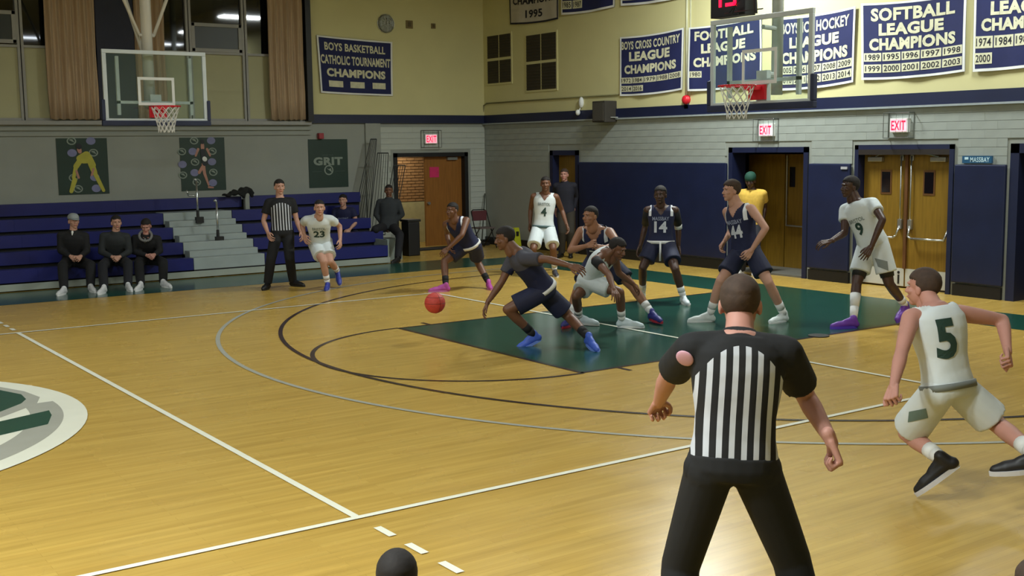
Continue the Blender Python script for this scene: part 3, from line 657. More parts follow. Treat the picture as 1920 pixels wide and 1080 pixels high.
# ---------------------------------------------------------------- basketball goals
M_bbf = mat('backboard_frame', (205, 214, 218), .35, .04, 5, metal=.15)
M_rim = mat('rim_red', (215, 28, 48), .4, .08, 6)
M_net = mat('net_cord', (225, 225, 222), .8, .05, 20)
M_bglass = bpy.data.materials.new('backboard_glass'); M_bglass.use_nodes = True
_nt = M_bglass.node_tree; _nt.nodes.clear()
_tr = nd(_nt, 'ShaderNodeBsdfTransparent'); _tr.inputs[0].default_value = (0.93, 0.965, 0.96, 1)
_gl = nd(_nt, 'ShaderNodeBsdfGlossy'); _gl.inputs['Roughness'].default_value = .03; _gl.inputs[0].default_value = (.9, 1, .98, 1)
_fr = nd(_nt, 'ShaderNodeValue'); _fr.outputs[0].default_value = .035
_df = nd(_nt, 'ShaderNodeBsdfDiffuse'); _df.inputs[0].default_value = rgb(150, 185, 180)
_m0 = nd(_nt, 'ShaderNodeMixShader'); _m0.inputs[0].default_value = .055
_m1 = nd(_nt, 'ShaderNodeMixShader'); _o = nd(_nt, 'ShaderNodeOutputMaterial')
_nt.links.new(_tr.outputs[0], _m0.inputs[1]); _nt.links.new(_df.outputs[0], _m0.inputs[2])
_nt.links.new(_fr.outputs[0], _m1.inputs[0]); _nt.links.new(_m0.outputs[0], _m1.inputs[1]); _nt.links.new(_gl.outputs[0], _m1.inputs[2]); _nt.links.new(_m1.outputs[0], _o.inputs[0])
def goal(c, X, N, label, hw, hh, extra):
    """c bottom centre of board front, X lateral, N towards the court"""
    c = np.array(c, float); X = np.array(X, float); N = np.array(N, float); Z = ZZ
    r = empty('basketball_goal', c, label=label, cat='basketball hoop')
    def pb(mb, x0, x1, z0, z1, n0, n1, m=0):
        p = np.array([c+X*x+Z*z+N*n for x in (x0, x1) for z in (z0, z1) for n in (n0, n1)]); return mb.box(p.min(0), p.max(0), m)
    b = pb(MB(), -hw+.05, hw-.05, .05, hh-.05, -.012, 0).build('glass_board', M_bglass, r)
    f = MB(); w = .062
    for q in ((-hw, hw, 0, w), (-hw, hw, hh-w, hh), (-hw, -hw+w, w, hh-w), (hw-w, hw, w, hh-w)): pb(f, *q, -.035, .012)
    f.build('board_frame', M_bbf, r, bevel=.006)
    f = MB(); sw, sz0, sz1, t = .30, .275, .725, .045
    for q in ((-sw, sw, sz0, sz0+t), (-sw, sw, sz1-t, sz1), (-sw, -sw+t, sz0+t, sz1-t), (sw-t, sw, sz0+t, sz1-t)): pb(f, *q, .0005, .003)
    f.build('target_square', M_white, r)
    f = MB(); pb(f, -hw-.045, hw+.045, -.055, .03, -.045, .03); pb(f, -hw-.045, -hw+.012, .03, .36, -.045, .03); pb(f, hw-.012, hw+.045, .03, .36, -.045, .03)
    f.build('edge_padding', mat('pad_slate', (36, 44, 72), .6), r, bevel=.014)
    zr = .245; rc = c+N*.40+Z*zr
    pts = [rc+X*.232*math.cos(2*PI*i/36)+N*.232*math.sin(2*PI*i/36) for i in range(37)]
    MB().tube(pts, .011, 8).build('rim', M_rim, r, smooth=True)
    f = MB(); pb(f, -.14, .14, zr-.17, zr+.02, .004, .05); pb(f, -.09, .09, zr-.05, zr+.0, .05, .20); f.build('rim_mount', M_rim, r, bevel=.006)
    f = MB(); n = 12; rows = 7
    R_ = lambda k: .222-(.222-.125)*min(1, (k/5.0))**.8; Zk = lambda k: -.005-.068*k
    P = lambda k, i: rc+X*R_(k)*math.cos(2*PI*(i+(k % 2)*.5)/n)+N*R_(k)*math.sin(2*PI*(i+(k % 2)*.5)/n)+Z*Zk(k)
    for k in range(rows-1):
        for i in range(n):
            a = P(k, i)
            for q in ((P(k+1, i), P(k+1, i-1)) if k % 2 == 0 else (P(k+1, i), P(k+1, i+1))): f.cone(a, q, .0055, .0055, 5)
    f.build('net', M_net, r)
    f = MB(); pb(f, -.62, -.57, .12, hh-.1, -.10, -.05); pb(f, .57, .62, .12, hh-.1, -.10, -.05); pb(f, -.62, .62, .30, .345, -.10, -.05)
    pb(f, -.09, .09, .05, .45, -.12, -.045)
    f.build('support_frame', mat('support_white', (196, 202, 200), .4), r)
    extra(r, c, X, N)
    return r
M_pole = mat('pole_white', (212, 210, 202), .4, .04, 3)
def extraL(r, c, X, N):
    p = c-N*.30+X*-.02
    MB().cone(p+ZZ*.25, p+ZZ*3.7, .088, .088, 20).cone(p+ZZ*.22, p+ZZ*.3, .05, .088, 20).build('drop_pole', M_pole, r, smooth=True)
    f = MB()
    for s in (-1, 1): f.tube([p+X*s*.12+ZZ*1.42, p+X*s*.72+ZZ*2.9], .028, 8).tube([p+X*s*.03+ZZ*1.42, p+X*s*.13+ZZ*1.42], .03, 8)
    f.tube([p-N*.05+ZZ*.95, p-N*1.1-X*.35+ZZ*3.4], .035, 8)
    f.build('brace', M_pole, r, smooth=True)
    MB().box(p+[-.12, -.1, .3], p+[.12, .1, .34]).tube([p+ZZ*.4, c-N*.05+ZZ*.4], .05, 8).build('mount_arm', M_pole, r)
goal((6.137, 8.346, 2.671), (1, 0, 0), (0, -1, 0), 'far left glass basketball goal hanging on a white pole before the tan curtains', .845+.0, 1.15, extraL)
def extraR(r, c, X, N):
    p = c-N*.42-X*.08
    MB().cone(p+ZZ*.15, p+ZZ*4.0, .075, .075, 20).build('drop_pole', mat('mast_grey', (186, 192, 188), .4), r, smooth=True)
    f = MB()
    f.tube([p+ZZ*.4, c-N*.06+ZZ*.4], .04, 8); f.tube([p+ZZ*1.0, c-N*.06+ZZ*1.0], .03, 8)
    f.build('mount_arm', MATS['mast_grey'], r)
    f = MB(); q = c+ZZ*1.17; f.tube([q-X*.05+N*.02, q-X*.12+N*.02+ZZ*.9], .022, 8); f.build('black_rod', M_blk, r)
    f = MB(); f.tube([q-X*.62+ZZ*.05, q-X*.35+ZZ*.055, q+X*.05+ZZ*.05], .008, 6); f.tube([q-X*.55+ZZ*.05, q-X*.3+ZZ*.25, q-X*.28+ZZ*.5], .007, 6)
    f.tube([q-X*.5+ZZ*(.02)+np.array([0, 0, .0]), q-X*.44+ZZ*.13, q-X*.38+ZZ*.02], .009, 6); f.build('cable', M_blk, r)
goal((11.18, -.05, 2.694), (0, -1, 0), (-1, 0, 0), 'near right glass basketball goal below the shot clock and in front of the banners', .872, 1.15, extraR)
# shot clock
p0 = on(1342, 36, 0, 11.35); p1 = on(1407, 22, 0, 11.35)
r = empty('shot_clock', p0, label='black shot clock box with red lit digits above the near backboard', cat='shot clock')
y0, y1, zb = p0[1], p1[1], p0[2]-.0
MB().box((11.25, y1, zb), (11.45, y0, zb+.62)).build('case', M_blk, r, bevel=.01)
M_dig = mat('digit_red', (255, 20, 60), .5, emit=(255, 16, 60), es=2.2)
def seven(n, yc, w, z0, h):
    t = .045; s = {'1': 'bc', '3': 'abcdg'}[n]; mb = MB()
    R = {'a': (-w/2, w/2, h-t, h), 'd': (-w/2, w/2, 0, t), 'g': (-w/2, w/2, h/2-t/2, h/2+t/2), 'b': (w/2-t, w/2, h/2, h), 'c': (w/2-t, w/2, 0, h/2)}
    for k in s:
        a, b, c, d = R[k]; mb.box((11.24, yc-a, z0+c), (11.25, yc-b, z0+d))
    mb.build('digit', M_dig, r)
wd = (y0-y1)
seven('1', y0-wd*.22, wd*.22, zb+.13, .38); seven('3', y0-wd*.60, wd*.30, zb+.13, .38)
MB().tube([(11.35, (y0+y1)/2, zb+.6), (11.35, (y0+y1)/2, CEIL)], .02, 8).build('hanger', M_blk, r)
# ---------------------------------------------------------------- bleachers
M_seat = mat('seat_blue', (21, 28, 98), .42, .08, 3); M_stp = mat('step_grey', (150, 160, 158), .5, .06, 3); M_kick = mat('kick_grey', (150, 158, 148), .55, .05, 3)
bl = empty('bleachers', (3, 9.05, 0), label='five-row blue bleachers with a grey stepped aisle along the far wall', cat='bleachers')
XA, XB, XL, XE = 6.87, 8.20, -6.0, 10.72
for k in range(5):
    yf = 9.05+.5*k; zt = .35+.24*k; xe = XE if k < 1 else (10.9 if k < 4 else 11.2)
    spans = [(XL, XA), (XB, xe)] if k < 4 else [(XL, 8.60), (8.72, xe)]
    for a, b in spans:
        n = max(1, round((b-a)/2.6)); w = (b-a)/n
        for i in range(n):
            s0 = a+w*i+.0008; s1 = a+w*(i+1)-.0008
            MB().box((s0, yf, zt-.205), (s1, yf+.03, zt)).box((s0, yf+.03, zt-.05), (s1, yf+.27, zt-.004)).build('seat', M_seat, bl)
        MB().box((a, yf+.27, zt-.12), (b, yf+.52, zt-.07)).build('foot_deck', mat('deck_dark', (70, 78, 80), .6), bl)
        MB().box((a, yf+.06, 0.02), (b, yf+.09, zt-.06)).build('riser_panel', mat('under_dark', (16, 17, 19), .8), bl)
    if k < 4:
        MB().box((XA+.01, yf, zt-.205), (XB-.01, yf+.25, zt)).build('aisle_step', M_stp, bl, bevel=.006)
        MB().box((XA+.03, yf+.25, zt-.12), (XB-.03, yf+.5, zt+.10 if k < 3 else zt+.0)).build('half_step', M_stp, bl, bevel=.006)
        MB().box((XA+.01, yf-.003, zt-.225), (XB-.01, yf+.02, zt-.205)).build('step_nosing', M_blk, bl)
MB().box((XL, 9.0, .02), (XE+.02, 9.03, .125)).build('kick_board', M_kick, bl)
MB().box((XE-.0, 9.06, .0), (XE+.03, 11.5, .45)).box((11.0, 9.6, 0), (11.35, 10.05, .42)).build('end_panel', mat('end_grey', (128, 138, 132), .6), bl)
M_chr = mat('rail_chrome', (190, 195, 196), .25, .05, 5, metal=.85)
def rail(x, y, z0, z1, hook):
    f = MB().tube([(x, y, z0), (x, y, z1-.04), (x-.02, y+.0, z1), (x-.05, y, z1-.02)], .019, 10)
    if hook: f.tube([(x, y, z0+.45), (x-.16, y, z0+.46), (x-.19, y, z0+.56)], .017, 8)
    f.build('hand_rail', M_chr, bl, smooth=True)
    MB().box((x-.05, y-.06, z0-.05), (x+.09, y+.03, z0+.06)).cone((x, y, z0), (x, y, z0+.18), .032, .026, 10).build('rail_base', M_blk, bl)
rail(7.44, 10.3, .93, 1.69, True); rail(7.55, 9.62, .60, 1.32, False)
MB().box((8.615, 10.9, .95), (8.705, 11.0, 1.40)).build('rail_post', mat('post_grey', (140, 144, 136), .5), bl, bevel=.01)
# end guard rails, three fans of dark bars
def guard(y, tl, tr, br, bl_, n, label_=None):
    P = [on(*q, 1, y) for q in (tl, tr, br, bl_)]; f = MB()
    f.tube([P[0], P[1]], .012, 6)
    for i in range(n):
        t = i/(n-1); f.tube([P[0]*(1-t)+P[1]*t, P[3]*(1-t)+P[2]*t], .009 if i in (0, n-1) else .006, 6)
    f.tube([P[3], P[2]], .012, 6)
    f.build('guard_rail', mat('rail_dark', (34, 38, 40), .5), bl)
guard(11.3, (695, 261), (706, 261), (692, 420), (661, 420), 7)
guard(10.9, (708, 287), (728, 287), (722, 440), (690, 440), 6)
guard(10.3, (738, 310), (760, 310), (744, 400), (722, 400), 6)
# jacket over the post
jk = MB(); c = np.array([8.62, 10.95, 1.42])
for d, rr in (((0, 0, .02), (.10, .09, .06)), ((-.18, 0, -.03), (.13, .09, .055)), ((-.33, 0, -.07), (.12, .09, .035)), ((.10, -.02, .0), (.09, .08, .06)), ((.15, -.03, -.07), (.045, .05, .07)), ((-.05, -.06, -.05), (.08, .05, .08))):
    jk.ell(c+d, rr, 14, 8)
me = remesh(jk, .02, 3); v, f = arr(me)
v = v+0.012*np.stack([np.sin(v[:, 2]*60), np.cos(v[:, 0]*50), np.sin(v[:, 0]*45+v[:, 2]*30)], 1)
tag(MB().add(v, f).build('jacket', mat('jacket_black', (24, 26, 24), .9, .2, 12), smooth=True), label='black jacket draped over the rail post at the top of the bleachers', cat='jacket')
# ---------------------------------------------------------------- loose things by the far corner
def tubes(pl, r, name, m, par, **k): 
    mb = MB()
    for p in pl: mb.tube(p, r, 8)
    return mb.build(name, m, par, smooth=True)
cx, cy = 13.97, 10.62
r = empty('folding_chair', (cx, cy, 0), label='folding chair with a maroon back standing by the white block wall', cat='chair')
def loc(x, y, z): return np.array([cx+x, cy+y, z])
for s in (-1, 1):
    tubes([[loc(s*.21, -.22, .01), loc(s*.21, .02, .46), loc(s*.20, .16, .80)]], .012, 'leg', M_blk, r)
    tubes([[loc(s*.19, .26, .01), loc(s*.19, -.16, .46)]], .012, 'leg', M_blk, r)
tubes([[loc(-.20, .16, .80), loc(-.15, .17, .84), loc(.15, .17, .84), loc(.20, .16, .80)]], .012, 'back_frame', M_blk, r)
MB().box(loc(-.19, .13, .60), loc(.19, .155, .82)).build('backrest', mat('chair_maroon', (88, 40, 46), .6), r, bevel=.01)
MB().box(loc(-.20, -.20, .435), loc(.20, .16, .465)).build('seat', mat('chair_seat', (96, 84, 82), .6), r, bevel=.01)
tubes([[loc(-.19, .2, .12), loc(.19, .2, .12)]], .009, 'stretcher', M_blk, r)
p = on(968, 440, 0, 14.25); p[2] = 0
r = empty('wet_floor_sign', p, label='yellow folding wet floor sign standing near the corner', cat='floor sign')
for s in (-1, 1):
    MB().add([p+[-.09, s*.08, 0], p+[.09, s*.08, 0], p+[.06, s*.02, .48], p+[-.06, s*.02, .48], p+[-.09, s*.08+.012, 0], p+[.09, s*.08+.012, 0], p+[.06, s*.02+.012, .48], p+[-.06, s*.02+.012, .48]],
             [(0, 1, 2, 3), (7, 6, 5, 4), (0, 3, 7, 4), (1, 5, 6, 2), (0, 4, 5, 1), (3, 2, 6, 7)]).build('panel', mat('sign_yellow', (178, 182, 30), .5), r)
MB().box(p+[-.03, -.055, .30], p+[.03, -.03, .40]).build('printed_mark', M_blk, r)
a = on(929, 362, 1, 11.5); a[0] = min(a[0], 14.62)
mb = MB(); mb.tube([a, (14.35, 11.25, .05)], .014, 8); r = mb.build('broom', mat('handle_grey', (70, 74, 66), .6), smooth=True); tag(r, label='grey pole leaning in the corner behind the folding chair', cat='pole')
MB().box((14.2, 11.15, 0), (14.5, 11.3, .06)).build('broom_head', M_blk, r)
r = empty('waste_bin', (11.9, 10.2, 0), label='tall black bin at the end of the bleachers beside the seated man', cat='bin')
MB().box((11.76, 10.05, 0), (12.03, 10.35, .70)).build('body', M_blk, r, bevel=.02); MB().box((11.74, 10.03, .70), (12.05, 10.37, .75)).build('rim', mat('bin_rim', (30, 32, 32), .4), r, bevel=.01)
tag(MB().box((12.35, 10.95, 0.0), (13.65, 11.45, .022)).build('door_mat', mat('mat_black', (24, 24, 24), .9), bevel=.006), label='black door mat in front of the far door', cat='mat')
# basketball
D = 13.4; p = at(815.5, 568, D)
bb = MB().ell((0, 0, 0), (.121,)*3, 32, 20).build('basketball', mat('ball_red', (190, 62, 52), .6, .1, 40, .2), smooth=True); bb.location = p
tag(bb, label='reddish basketball in the air left of the dribbling player', cat='basketball')
mb = MB()
for q in range(3):
    c_ = []
    for i in range(33):
        t = 2*PI*i/32; w = [(math.cos(t), math.sin(t), 0), (0, math.cos(t), math.sin(t)), (math.cos(t)*.8, math.sin(t)*.8, .6*(1 if math.cos(2*t) > -9 else 0))][q]
        n_ = math.sqrt(sum(x*x for x in w)); c_.append(np.array(w)/n_*.1205)
    mb.tube(c_, .0022, 5)
sm = mb.build('seam', M_blk); sm.parent = bb
# ---------------------------------------------------------------- people
def unit(v): v = np.array(v, float); return v/np.linalg.norm(v)
FH = unit([FV[0], FV[1], 0]); RH = np.array([FH[1], -FH[0], 0])
def face_dir(a): a = math.radians(a); return -FH*math.cos(a)+RH*math.sin(a)
def frame3(x, y, z): return np.stack([np.array(x), np.array(y), np.array(z)], 1)
# templates -------------------------------------------------------
def head_template():
    m = MB()
    m.ell((0, -.012, .035), (.076, .094, .086), 24, 16).ell((0, .018, -.03), (.062, .074, .082), 20, 14)
    m.cone((0, .03, -.07), (0, .062, -.088), .046, .026, 14, 'round')
    m.cone((0, .086, .012), (0, .106, -.024), .009, .014, 10, 'round').ell((.013, .094, -.03), (.009, .010, .008), 8, 6).ell((-.013, .094, -.03), (.009, .010, .008), 8, 6)
    m.ell((0, .078, .03), (.052, .016, .012), 14, 8)
    for s in (-1, 1):
        m.ell((s*.076, -.004, -.008), (.011, .020, .032), 12, 8); m.ell((s*.042, .062, -.02), (.022, .022, .018), 10, 8)
    m.ell((0, .086, -.058), (.025, .013, .014), 12, 8)
    m.cone((0, -.015, -.06), (0, -.03, -.15), .055, .058, 16, 'round')
    me = remesh(m, .0052, 3); return arr(me)
HEADT = head_template()
HAND_CACHE = {}
def hand_template(style):
    if style in HAND_CACHE: return HAND_CACHE[style]
    bend = {'relaxed': (22, 30, 20), 'fist': (75, 95, 55), 'open': (6, 8, 5), 'cup': (38, 42, 25)}[style]
    m = MB()
    kn = [(.034, .094), (.012, .099), (-.011, .096), (-.031, .087)]; ln = [(.040, .026, .020), (.044, .029, .021), (.041, .027, .021), (.033, .021, .018)]
    for (x, z), L, sp in zip(kn, ln, (7, 2, -2, -8)):
        m.cone((x*.55, 0, .01), (x, 0, z), .0145, .0125, 10, 'round')
        p = np.array([x, 0, z]); a = 0; dx = math.sin(math.radians(sp))
        for k, (l, b) in enumerate(zip(L, bend)):
            a += math.radians(b); q = p+l*np.array([dx, math.sin(a), math.cos(a)]); m.cone(p, q, .0092-.0009*k, .0085-.0010*k, 10, 'round'); p = q
    m.cone((0, 0, -.02), (0, 0, .02), .026, .024, 12, 'round', sx=1).cone((.02, .006, .025), (.046, .018, .058), .0145, .0115, 10, 'round')
    m.cone((.046, .018, .058), (.056, .026, .086), .0105, .0095, 10, 'round').cone((.056, .026, .086), (.054, .034, .108), .0092, .008, 10, 'round')
    me = remesh(m, .0042, 2); HAND_CACHE[style] = arr(me); return HAND_CACHE[style]
def shoe_meshes():
    m = MB(); m.cone((0, -.062, .04), (0, .0, .05), .037, .036, 14, 'round').cone((0, 0, .05), (.004, .13, .036), .036, .040, 14, 'round', side=(1, 0, 0)).cone((.004, .13, .034), (.006, .185, .028), .039, .029, 14, 'round')
    m.cone((0, -.045, .05), (0, -.035, .105), .040, .037, 14, 'round').cone((0, -.02, .09), (0, .06, .065), .030, .028, 12, 'round')
    me = remesh(m, .0085, 4); v, f = arr(me); v[:, 2] = np.where(v[:, 2] < .012, .012+(v[:, 2]-.012)*.1, v[:, 2])
    up = MB().add(v, f).mesh('upper')
    s = MB(); lo = v[v[:, 2] < .03]; out = []
    for i in range(28):
        t = 2*PI*i/28; y = .068+.150*math.sin(t); w = .043 if y > .05 else .037
        out.append((w*math.cos(t)*(1-.18*max(0, (y-.16)/.06)), y))
    V = [(x, y, 0) for x, y in out]+[(x*1.05, y+.0, .026) for x, y in out]; n = 28
    F = [tuple(range(n-1, -1, -1)), tuple(range(n, 2*n))]+[(i, (i+1) % n, n+(i+1) % n, n+i) for i in range(n)]
    so = MB().add(V, F).mesh('sole')
    for me_ in (up, so): me_.polygons.foreach_set('use_smooth', [True]*len(me_.polygons)); me_.materials.append(None)
    so.polygons.foreach_set('use_smooth', [False]*len(so.polygons))
    return up, so
SHOE_U, SHOE_S = shoe_meshes()
def attr_mat(name, build, rough=.85):
    m = bpy.data.materials.new(name); m.use_nodes = True; nt = m.node_tree; p = nt.nodes['Principled BSDF']; p.inputs['Roughness'].default_value = rough
    a = nd(nt, 'ShaderNodeAttribute', attribute_name='lat'); b = nd(nt, 'ShaderNodeAttribute', attribute_name='hgt'); d = nd(nt, 'ShaderNodeAttribute', attribute_name='dep')
    def M_(op, x, y=None):
        n = nd(nt, 'ShaderNodeMath', operation=op)
        for i, q in enumerate((x, y)):
            if q is None: continue
            if isinstance(q, (int, float)): n.inputs[i].default_value = q
            else: nt.links.new(q, n.inputs[i])
        return n.outputs[0]
    def mix(f, c1, c2):
        n = nd(nt, 'ShaderNodeMixRGB'); nt.links.new(f, n.inputs[0])
        for i, q in ((1, c1), (2, c2)):
            if isinstance(q, tuple): n.inputs[i].default_value = q
            else: nt.links.new(q, n.inputs[i])
        return n.outputs[0]
    out = build(a.outputs['Fac'], b.outputs['Fac'], d.outputs['Fac'], M_, mix)
    nt.links.new(out, p.inputs['Base Color'])
    tc = nd(nt, 'ShaderNodeTexCoord'); nz = nd(nt, 'ShaderNodeTexNoise'); nz.inputs['Scale'].default_value = 9; nz.inputs['Detail'].default_value = 2
    nt.links.new(tc.outputs['Object'], nz.inputs[0]); bp = nd(nt, 'ShaderNodeBump'); bp.inputs['Strength'].default_value = .35; bp.inputs['Distance'].default_value = .02
    nt.links.new(nz.outputs['Fac'], bp.inputs['Height']); nt.links.new(bp.outputs[0], p.inputs['Normal'])
    return m
BK = rgb(15, 16, 19)
def ref_build(period, topz, wid, q=4.5):
    def bld(lat, hgt, dep, M_, mix):
        al = M_('ABSOLUTE', lat)
        st = M_('GREATER_THAN', M_('FRACT', M_('ADD', M_('DIVIDE', lat, period), 0.25)), 0.54)
        inside = M_('MULTIPLY', M_('LESS_THAN', al, wid), M_('LESS_THAN', M_('ADD', hgt, M_('MULTIPLY', M_('MULTIPLY', lat, lat), q)), topz))
        return mix(M_('MULTIPLY', st, inside), BK, rgb(186, 190, 198))
    return bld
M_ref1 = attr_mat('striped_shirt_near', ref_build(.0465, .46, .166)); M_ref2 = attr_mat('striped_shirt_far', ref_build(.044, .47, .152, 3))
def trim_build(base, trim, lo=.155, hi=.19):
    def bld(lat, hgt, dep, M_, mix):
        al = M_('ABSOLUTE', lat); f = M_('MULTIPLY', M_('MULTIPLY', M_('GREATER_THAN', al, lo), M_('LESS_THAN', al, hi)), M_('GREATER_THAN', hgt, .36)); return mix(f, base, trim)
    return bld
NAVY = rgb(20, 26, 60); WHT = rgb(204, 212, 214)
M_jn = attr_mat('navy_jersey', trim_build(NAVY, rgb(220, 224, 230), .125, .16)); M_jw = attr_mat('white_jersey', trim_build(WHT, WHT))
M_sn = mat('navy_shorts', (19, 25, 56), .75, .1, 8, .2); M_sw = mat('white_shorts', (202, 210, 212), .8, .04, 8, .2)
M_bkc = mat('black_cloth', (18, 19, 22), .85, .15, 8, .2); M_hair = mat('hair_dark', (24, 18, 16), .8, .2, 30, .3); M_hairb = mat('hair_brown', (62, 46, 36), .8, .2, 30, .3)
M_sock = mat('sock_white', (215, 216, 214), .85, .03, 20); M_bsock = mat('sock_black', (20, 20, 22), .85)
SK = {'light': mat('skin_light', (184, 140, 120), .6, .05, 10), 'pink': mat('skin_pink', (180, 130, 116), .6, .05, 10), 'tan': mat('skin_tan', (146, 102, 76), .5, .05, 10),
      'brown': mat('skin_brown', (108, 72, 52), .5, .06, 10), 'dark': mat('skin_dark', (70, 46, 36), .45, .06, 10)}
LIP = {k: mat('lips_'+k, c, .5) for k, c in (('light', (176, 104, 96)), ('pink', (180, 100, 96)), ('tan', (128, 76, 64)), ('brown', (88, 50, 42)), ('dark', (62, 36, 34)))}
M_eyew = mat('eye_white', (190, 188, 182), .3); M_iris = mat('eye_iris', (28, 20, 16), .2)
def chain(par, u, v, L, sgn):
    r = ray(u, v); rr = r @ r; w = par-CP; t0 = (w @ r)/rr; near = CP+r*t0; h = L*L-np.sum((near-par)**2)
    if h <= 0 or sgn == 0: return near
    return CP+r*(t0+sgn*math.sqrt(h/rr))
def person(label, j, skin='light', h=1.85, a=0, top=None, bottom='shorts', shoe=((200, 200, 200), (225, 225, 225)), sock=None, sleeves=None, hair='short',
           hairm=None, number=None, word=None, numcol=None, waist=None, hl=None, hp=0, group=None, hands=('relaxed', 'relaxed'), palm=None, fa=(None, None), fp=(0, 0), sa=None, extra=None,
           slv=None, roll=0, lean=1, fat=1.0, vox=.013, sleeve_cut=.55, longsock=None, slen=.70, tuck=False):
    k = h/1.8; sc = k
    HW, SWD, TOR, UA, FA, TH, SH = .088*k, .178*k, .50*k, .295*k, .255*k, .435*k, .425*k
    d = face_dir(a); lat = np.cross([0, 0, 1], d)
    ds = face_dir(sa if sa is not None else a); lats = np.cross([0, 0, 1], ds)
    J = {}
    for n in ('LA', 'RA'):
        q = j[n]; z = q[2] if len(q) > 2 else .09
        J[n] = on(q[0], q[1], 2, z)
    if 'py' in j: pel = on(*j['pel'], 1, j['py'])
    elif 'D' in j: pel = at(*j['pel'], j['D'])
    else:
        D = np.mean([(J[n]-CP) @ FV for n in ('LA', 'RA')])+j.get('dD', 0); pel = at(*j['pel'], D)
    if True:
        for n in ('LA', 'RA'):
            q = j[n]
            if len(q) > 3: J[n] = at(q[0], q[1], q[3])
    nk = chain(pel, *j['nk'][:2], TOR, j['nk'][2])
    ax = unit(nk-pel)
    if roll: lats = unit(lats*math.cos(math.radians(roll))+np.array([0, 0, 1])*math.sin(math.radians(roll)))
    lats = unit(lats-ax*np.dot(lats, ax)*.7)
    hd = chain(nk, *j['hd'][:2], .165*k, j['hd'][2])
    S_ = {}
    for s, n in ((1, 'L'), (-1, 'R')):
        J[n+'H'] = pel+lat*s*HW-ax*.02*k
        J[n+'S'] = nk+lats*s*SWD-ax*.058*k
        J[n+'E'] = chain(J[n+'S'], *j[n+'E'][:2], UA, j[n+'E'][2])
        J[n+'W'] = chain(J[n+'E'], *j[n+'W'][:2], FA, j[n+'W'][2])
        kn = j[n+'K']; r = ray(kn[0], kn[1]); best = None; base = (J[n+'H']+J[n+'A'])/2; t0 = ((base-CP) @ FV)
        for t in np.linspace(t0-.6, t0+.6, 121):
            p = CP+r*t; e = (np.linalg.norm(p-J[n+'H'])-TH)**2+(np.linalg.norm(p-J[n+'A'])-SH)**2-.02*np.dot(p-base, d)
            if best is None or e < best[0]: best = (e, p)
        J[n+'K'] = best[1]
    if DEBUG:
        D_ = lambda p, q: round(float(np.linalg.norm(J[p]-J[q]))/k, 2)
        print(label[:38].ljust(38), 'tor %.2f' % (np.linalg.norm(nk-pel)/k), 'hd %.2f' % (np.linalg.norm(hd-nk)/k), 'UA', D_('LS', 'LE'), D_('RS', 'RE'), 'FA', D_('LE', 'LW'), D_('RE', 'RW'),
              'TH', D_('LH', 'LK'), D_('RH', 'RK'), 'SH', D_('LK', 'LA'), D_('RK', 'RA'), 'pelz %.2f' % pel[2], 'D %.2f' % ((pel-CP) @ FV), 'hdtop %.2f' % (hd[2]+.12*k), pel.round(1)[:2])
    base = np.array([pel[0], pel[1], 0.0]); root = empty('person', base, label=label, cat='person', group=group)
    fwd_t = lambda t: unit(np.cross(lat*(1-t)+lats*t, ax))
    TS = [(-.12, .125, .095), (-.04, .160, .112), (.08, .158, .110), (.22, .143, .102), (.38, .140, .102), (.55, .155, .112), (.72, .168, .118), (.86, .166, .108), (.94, .135, .090), (1.0, .085, .068), (1.05, .058, .058)]
    def torso(m, inf=0, t0=-.12, t1=1.05, wmul=1.0):
        st = []
        for t, w, dp in TS:
            if t < t0-1e-6 or t > t1+1e-6: continue
            X = unit(lat*(1-max(0, min(1, t)))+lats*max(0, min(1, t))); Y = unit(np.cross(ax, X)); X = unit(np.cross(Y, ax))
            curve = Y*(-.02*math.sin(max(0, t)*PI))*k*0
            st.append((pel+(nk-pel)*t+curve, X*(w*k*fat*wmul+inf), -Y*(dp*k*fat+inf)))
        m.loft(st, 24)
    # --- body
    m = MB(); torso(m)
    up = unit(hd-nk)
    m.cone(nk-ax*.03, hd-up*.06*k, .060*k, .052*k, 16, 'round')
    for n, s in (('L', 1), ('R', -1)):
        m.cone(nk-ax*.04*k, J[n+'S'], .062*k, .056*k, 14, 'round')
        m.cone(J[n+'S'], J[n+'S']*.55+J[n+'E']*.45, .056*k, .050*k, 14, 'round').cone(J[n+'S']*.55+J[n+'E']*.45, J[n+'E'], .050*k, .039*k, 14, 'round')
        e, w = J[n+'E'], J[n+'W']; m.cone(e, e*.72+w*.28, .039*k, .042*k, 14, 'round').cone(e*.72+w*.28, w, .042*k, .027*k, 14, 'round')
        H_, K_, A_ = J[n+'H'], J[n+'K'], J[n+'A']
        m.cone(H_, H_*.5+K_*.5, .088*k*fat, .078*k, 16, 'round').cone(H_*.5+K_*.5, K_, .078*k, .056*k, 16, 'round')
        m.cone(K_, K_*.68+A_*.32, .054*k, .058*k, 14, 'round').cone(K_*.68+A_*.32, A_, .058*k, .037*k, 14, 'round')
    me = remesh(m, vox, 4); V, F = arr(me); bpy.data.meshes.remove(me)
    out = MB().add(V, F)
    # head
    hdir = face_dir(hl if hl is not None else a); hx = unit(np.cross(hdir, [0, 0, 1])); pr = math.radians(hp)
    fy = hdir*math.cos(pr)+np.array([0, 0, 1])*math.sin(pr); fz = unit(np.cross(hx, fy))
    HM = frame3(hx, fy, fz)*k; HD = lambda p: hd+HM @ np.array(p)
    v, f = HEADT; out.add(hd+v @ HM.T, f)
    for s in (-1, 1):
        out.ell(HD((s*.030, .0765, .012)), (.0095, .006, .0036), 12, 8, 2, frame3(hx, fy, fz)); out.ell(HD((s*.030, .0812, .012)), (.0052, .0035, .0048), 8, 6, 3, frame3(hx, fy, fz))
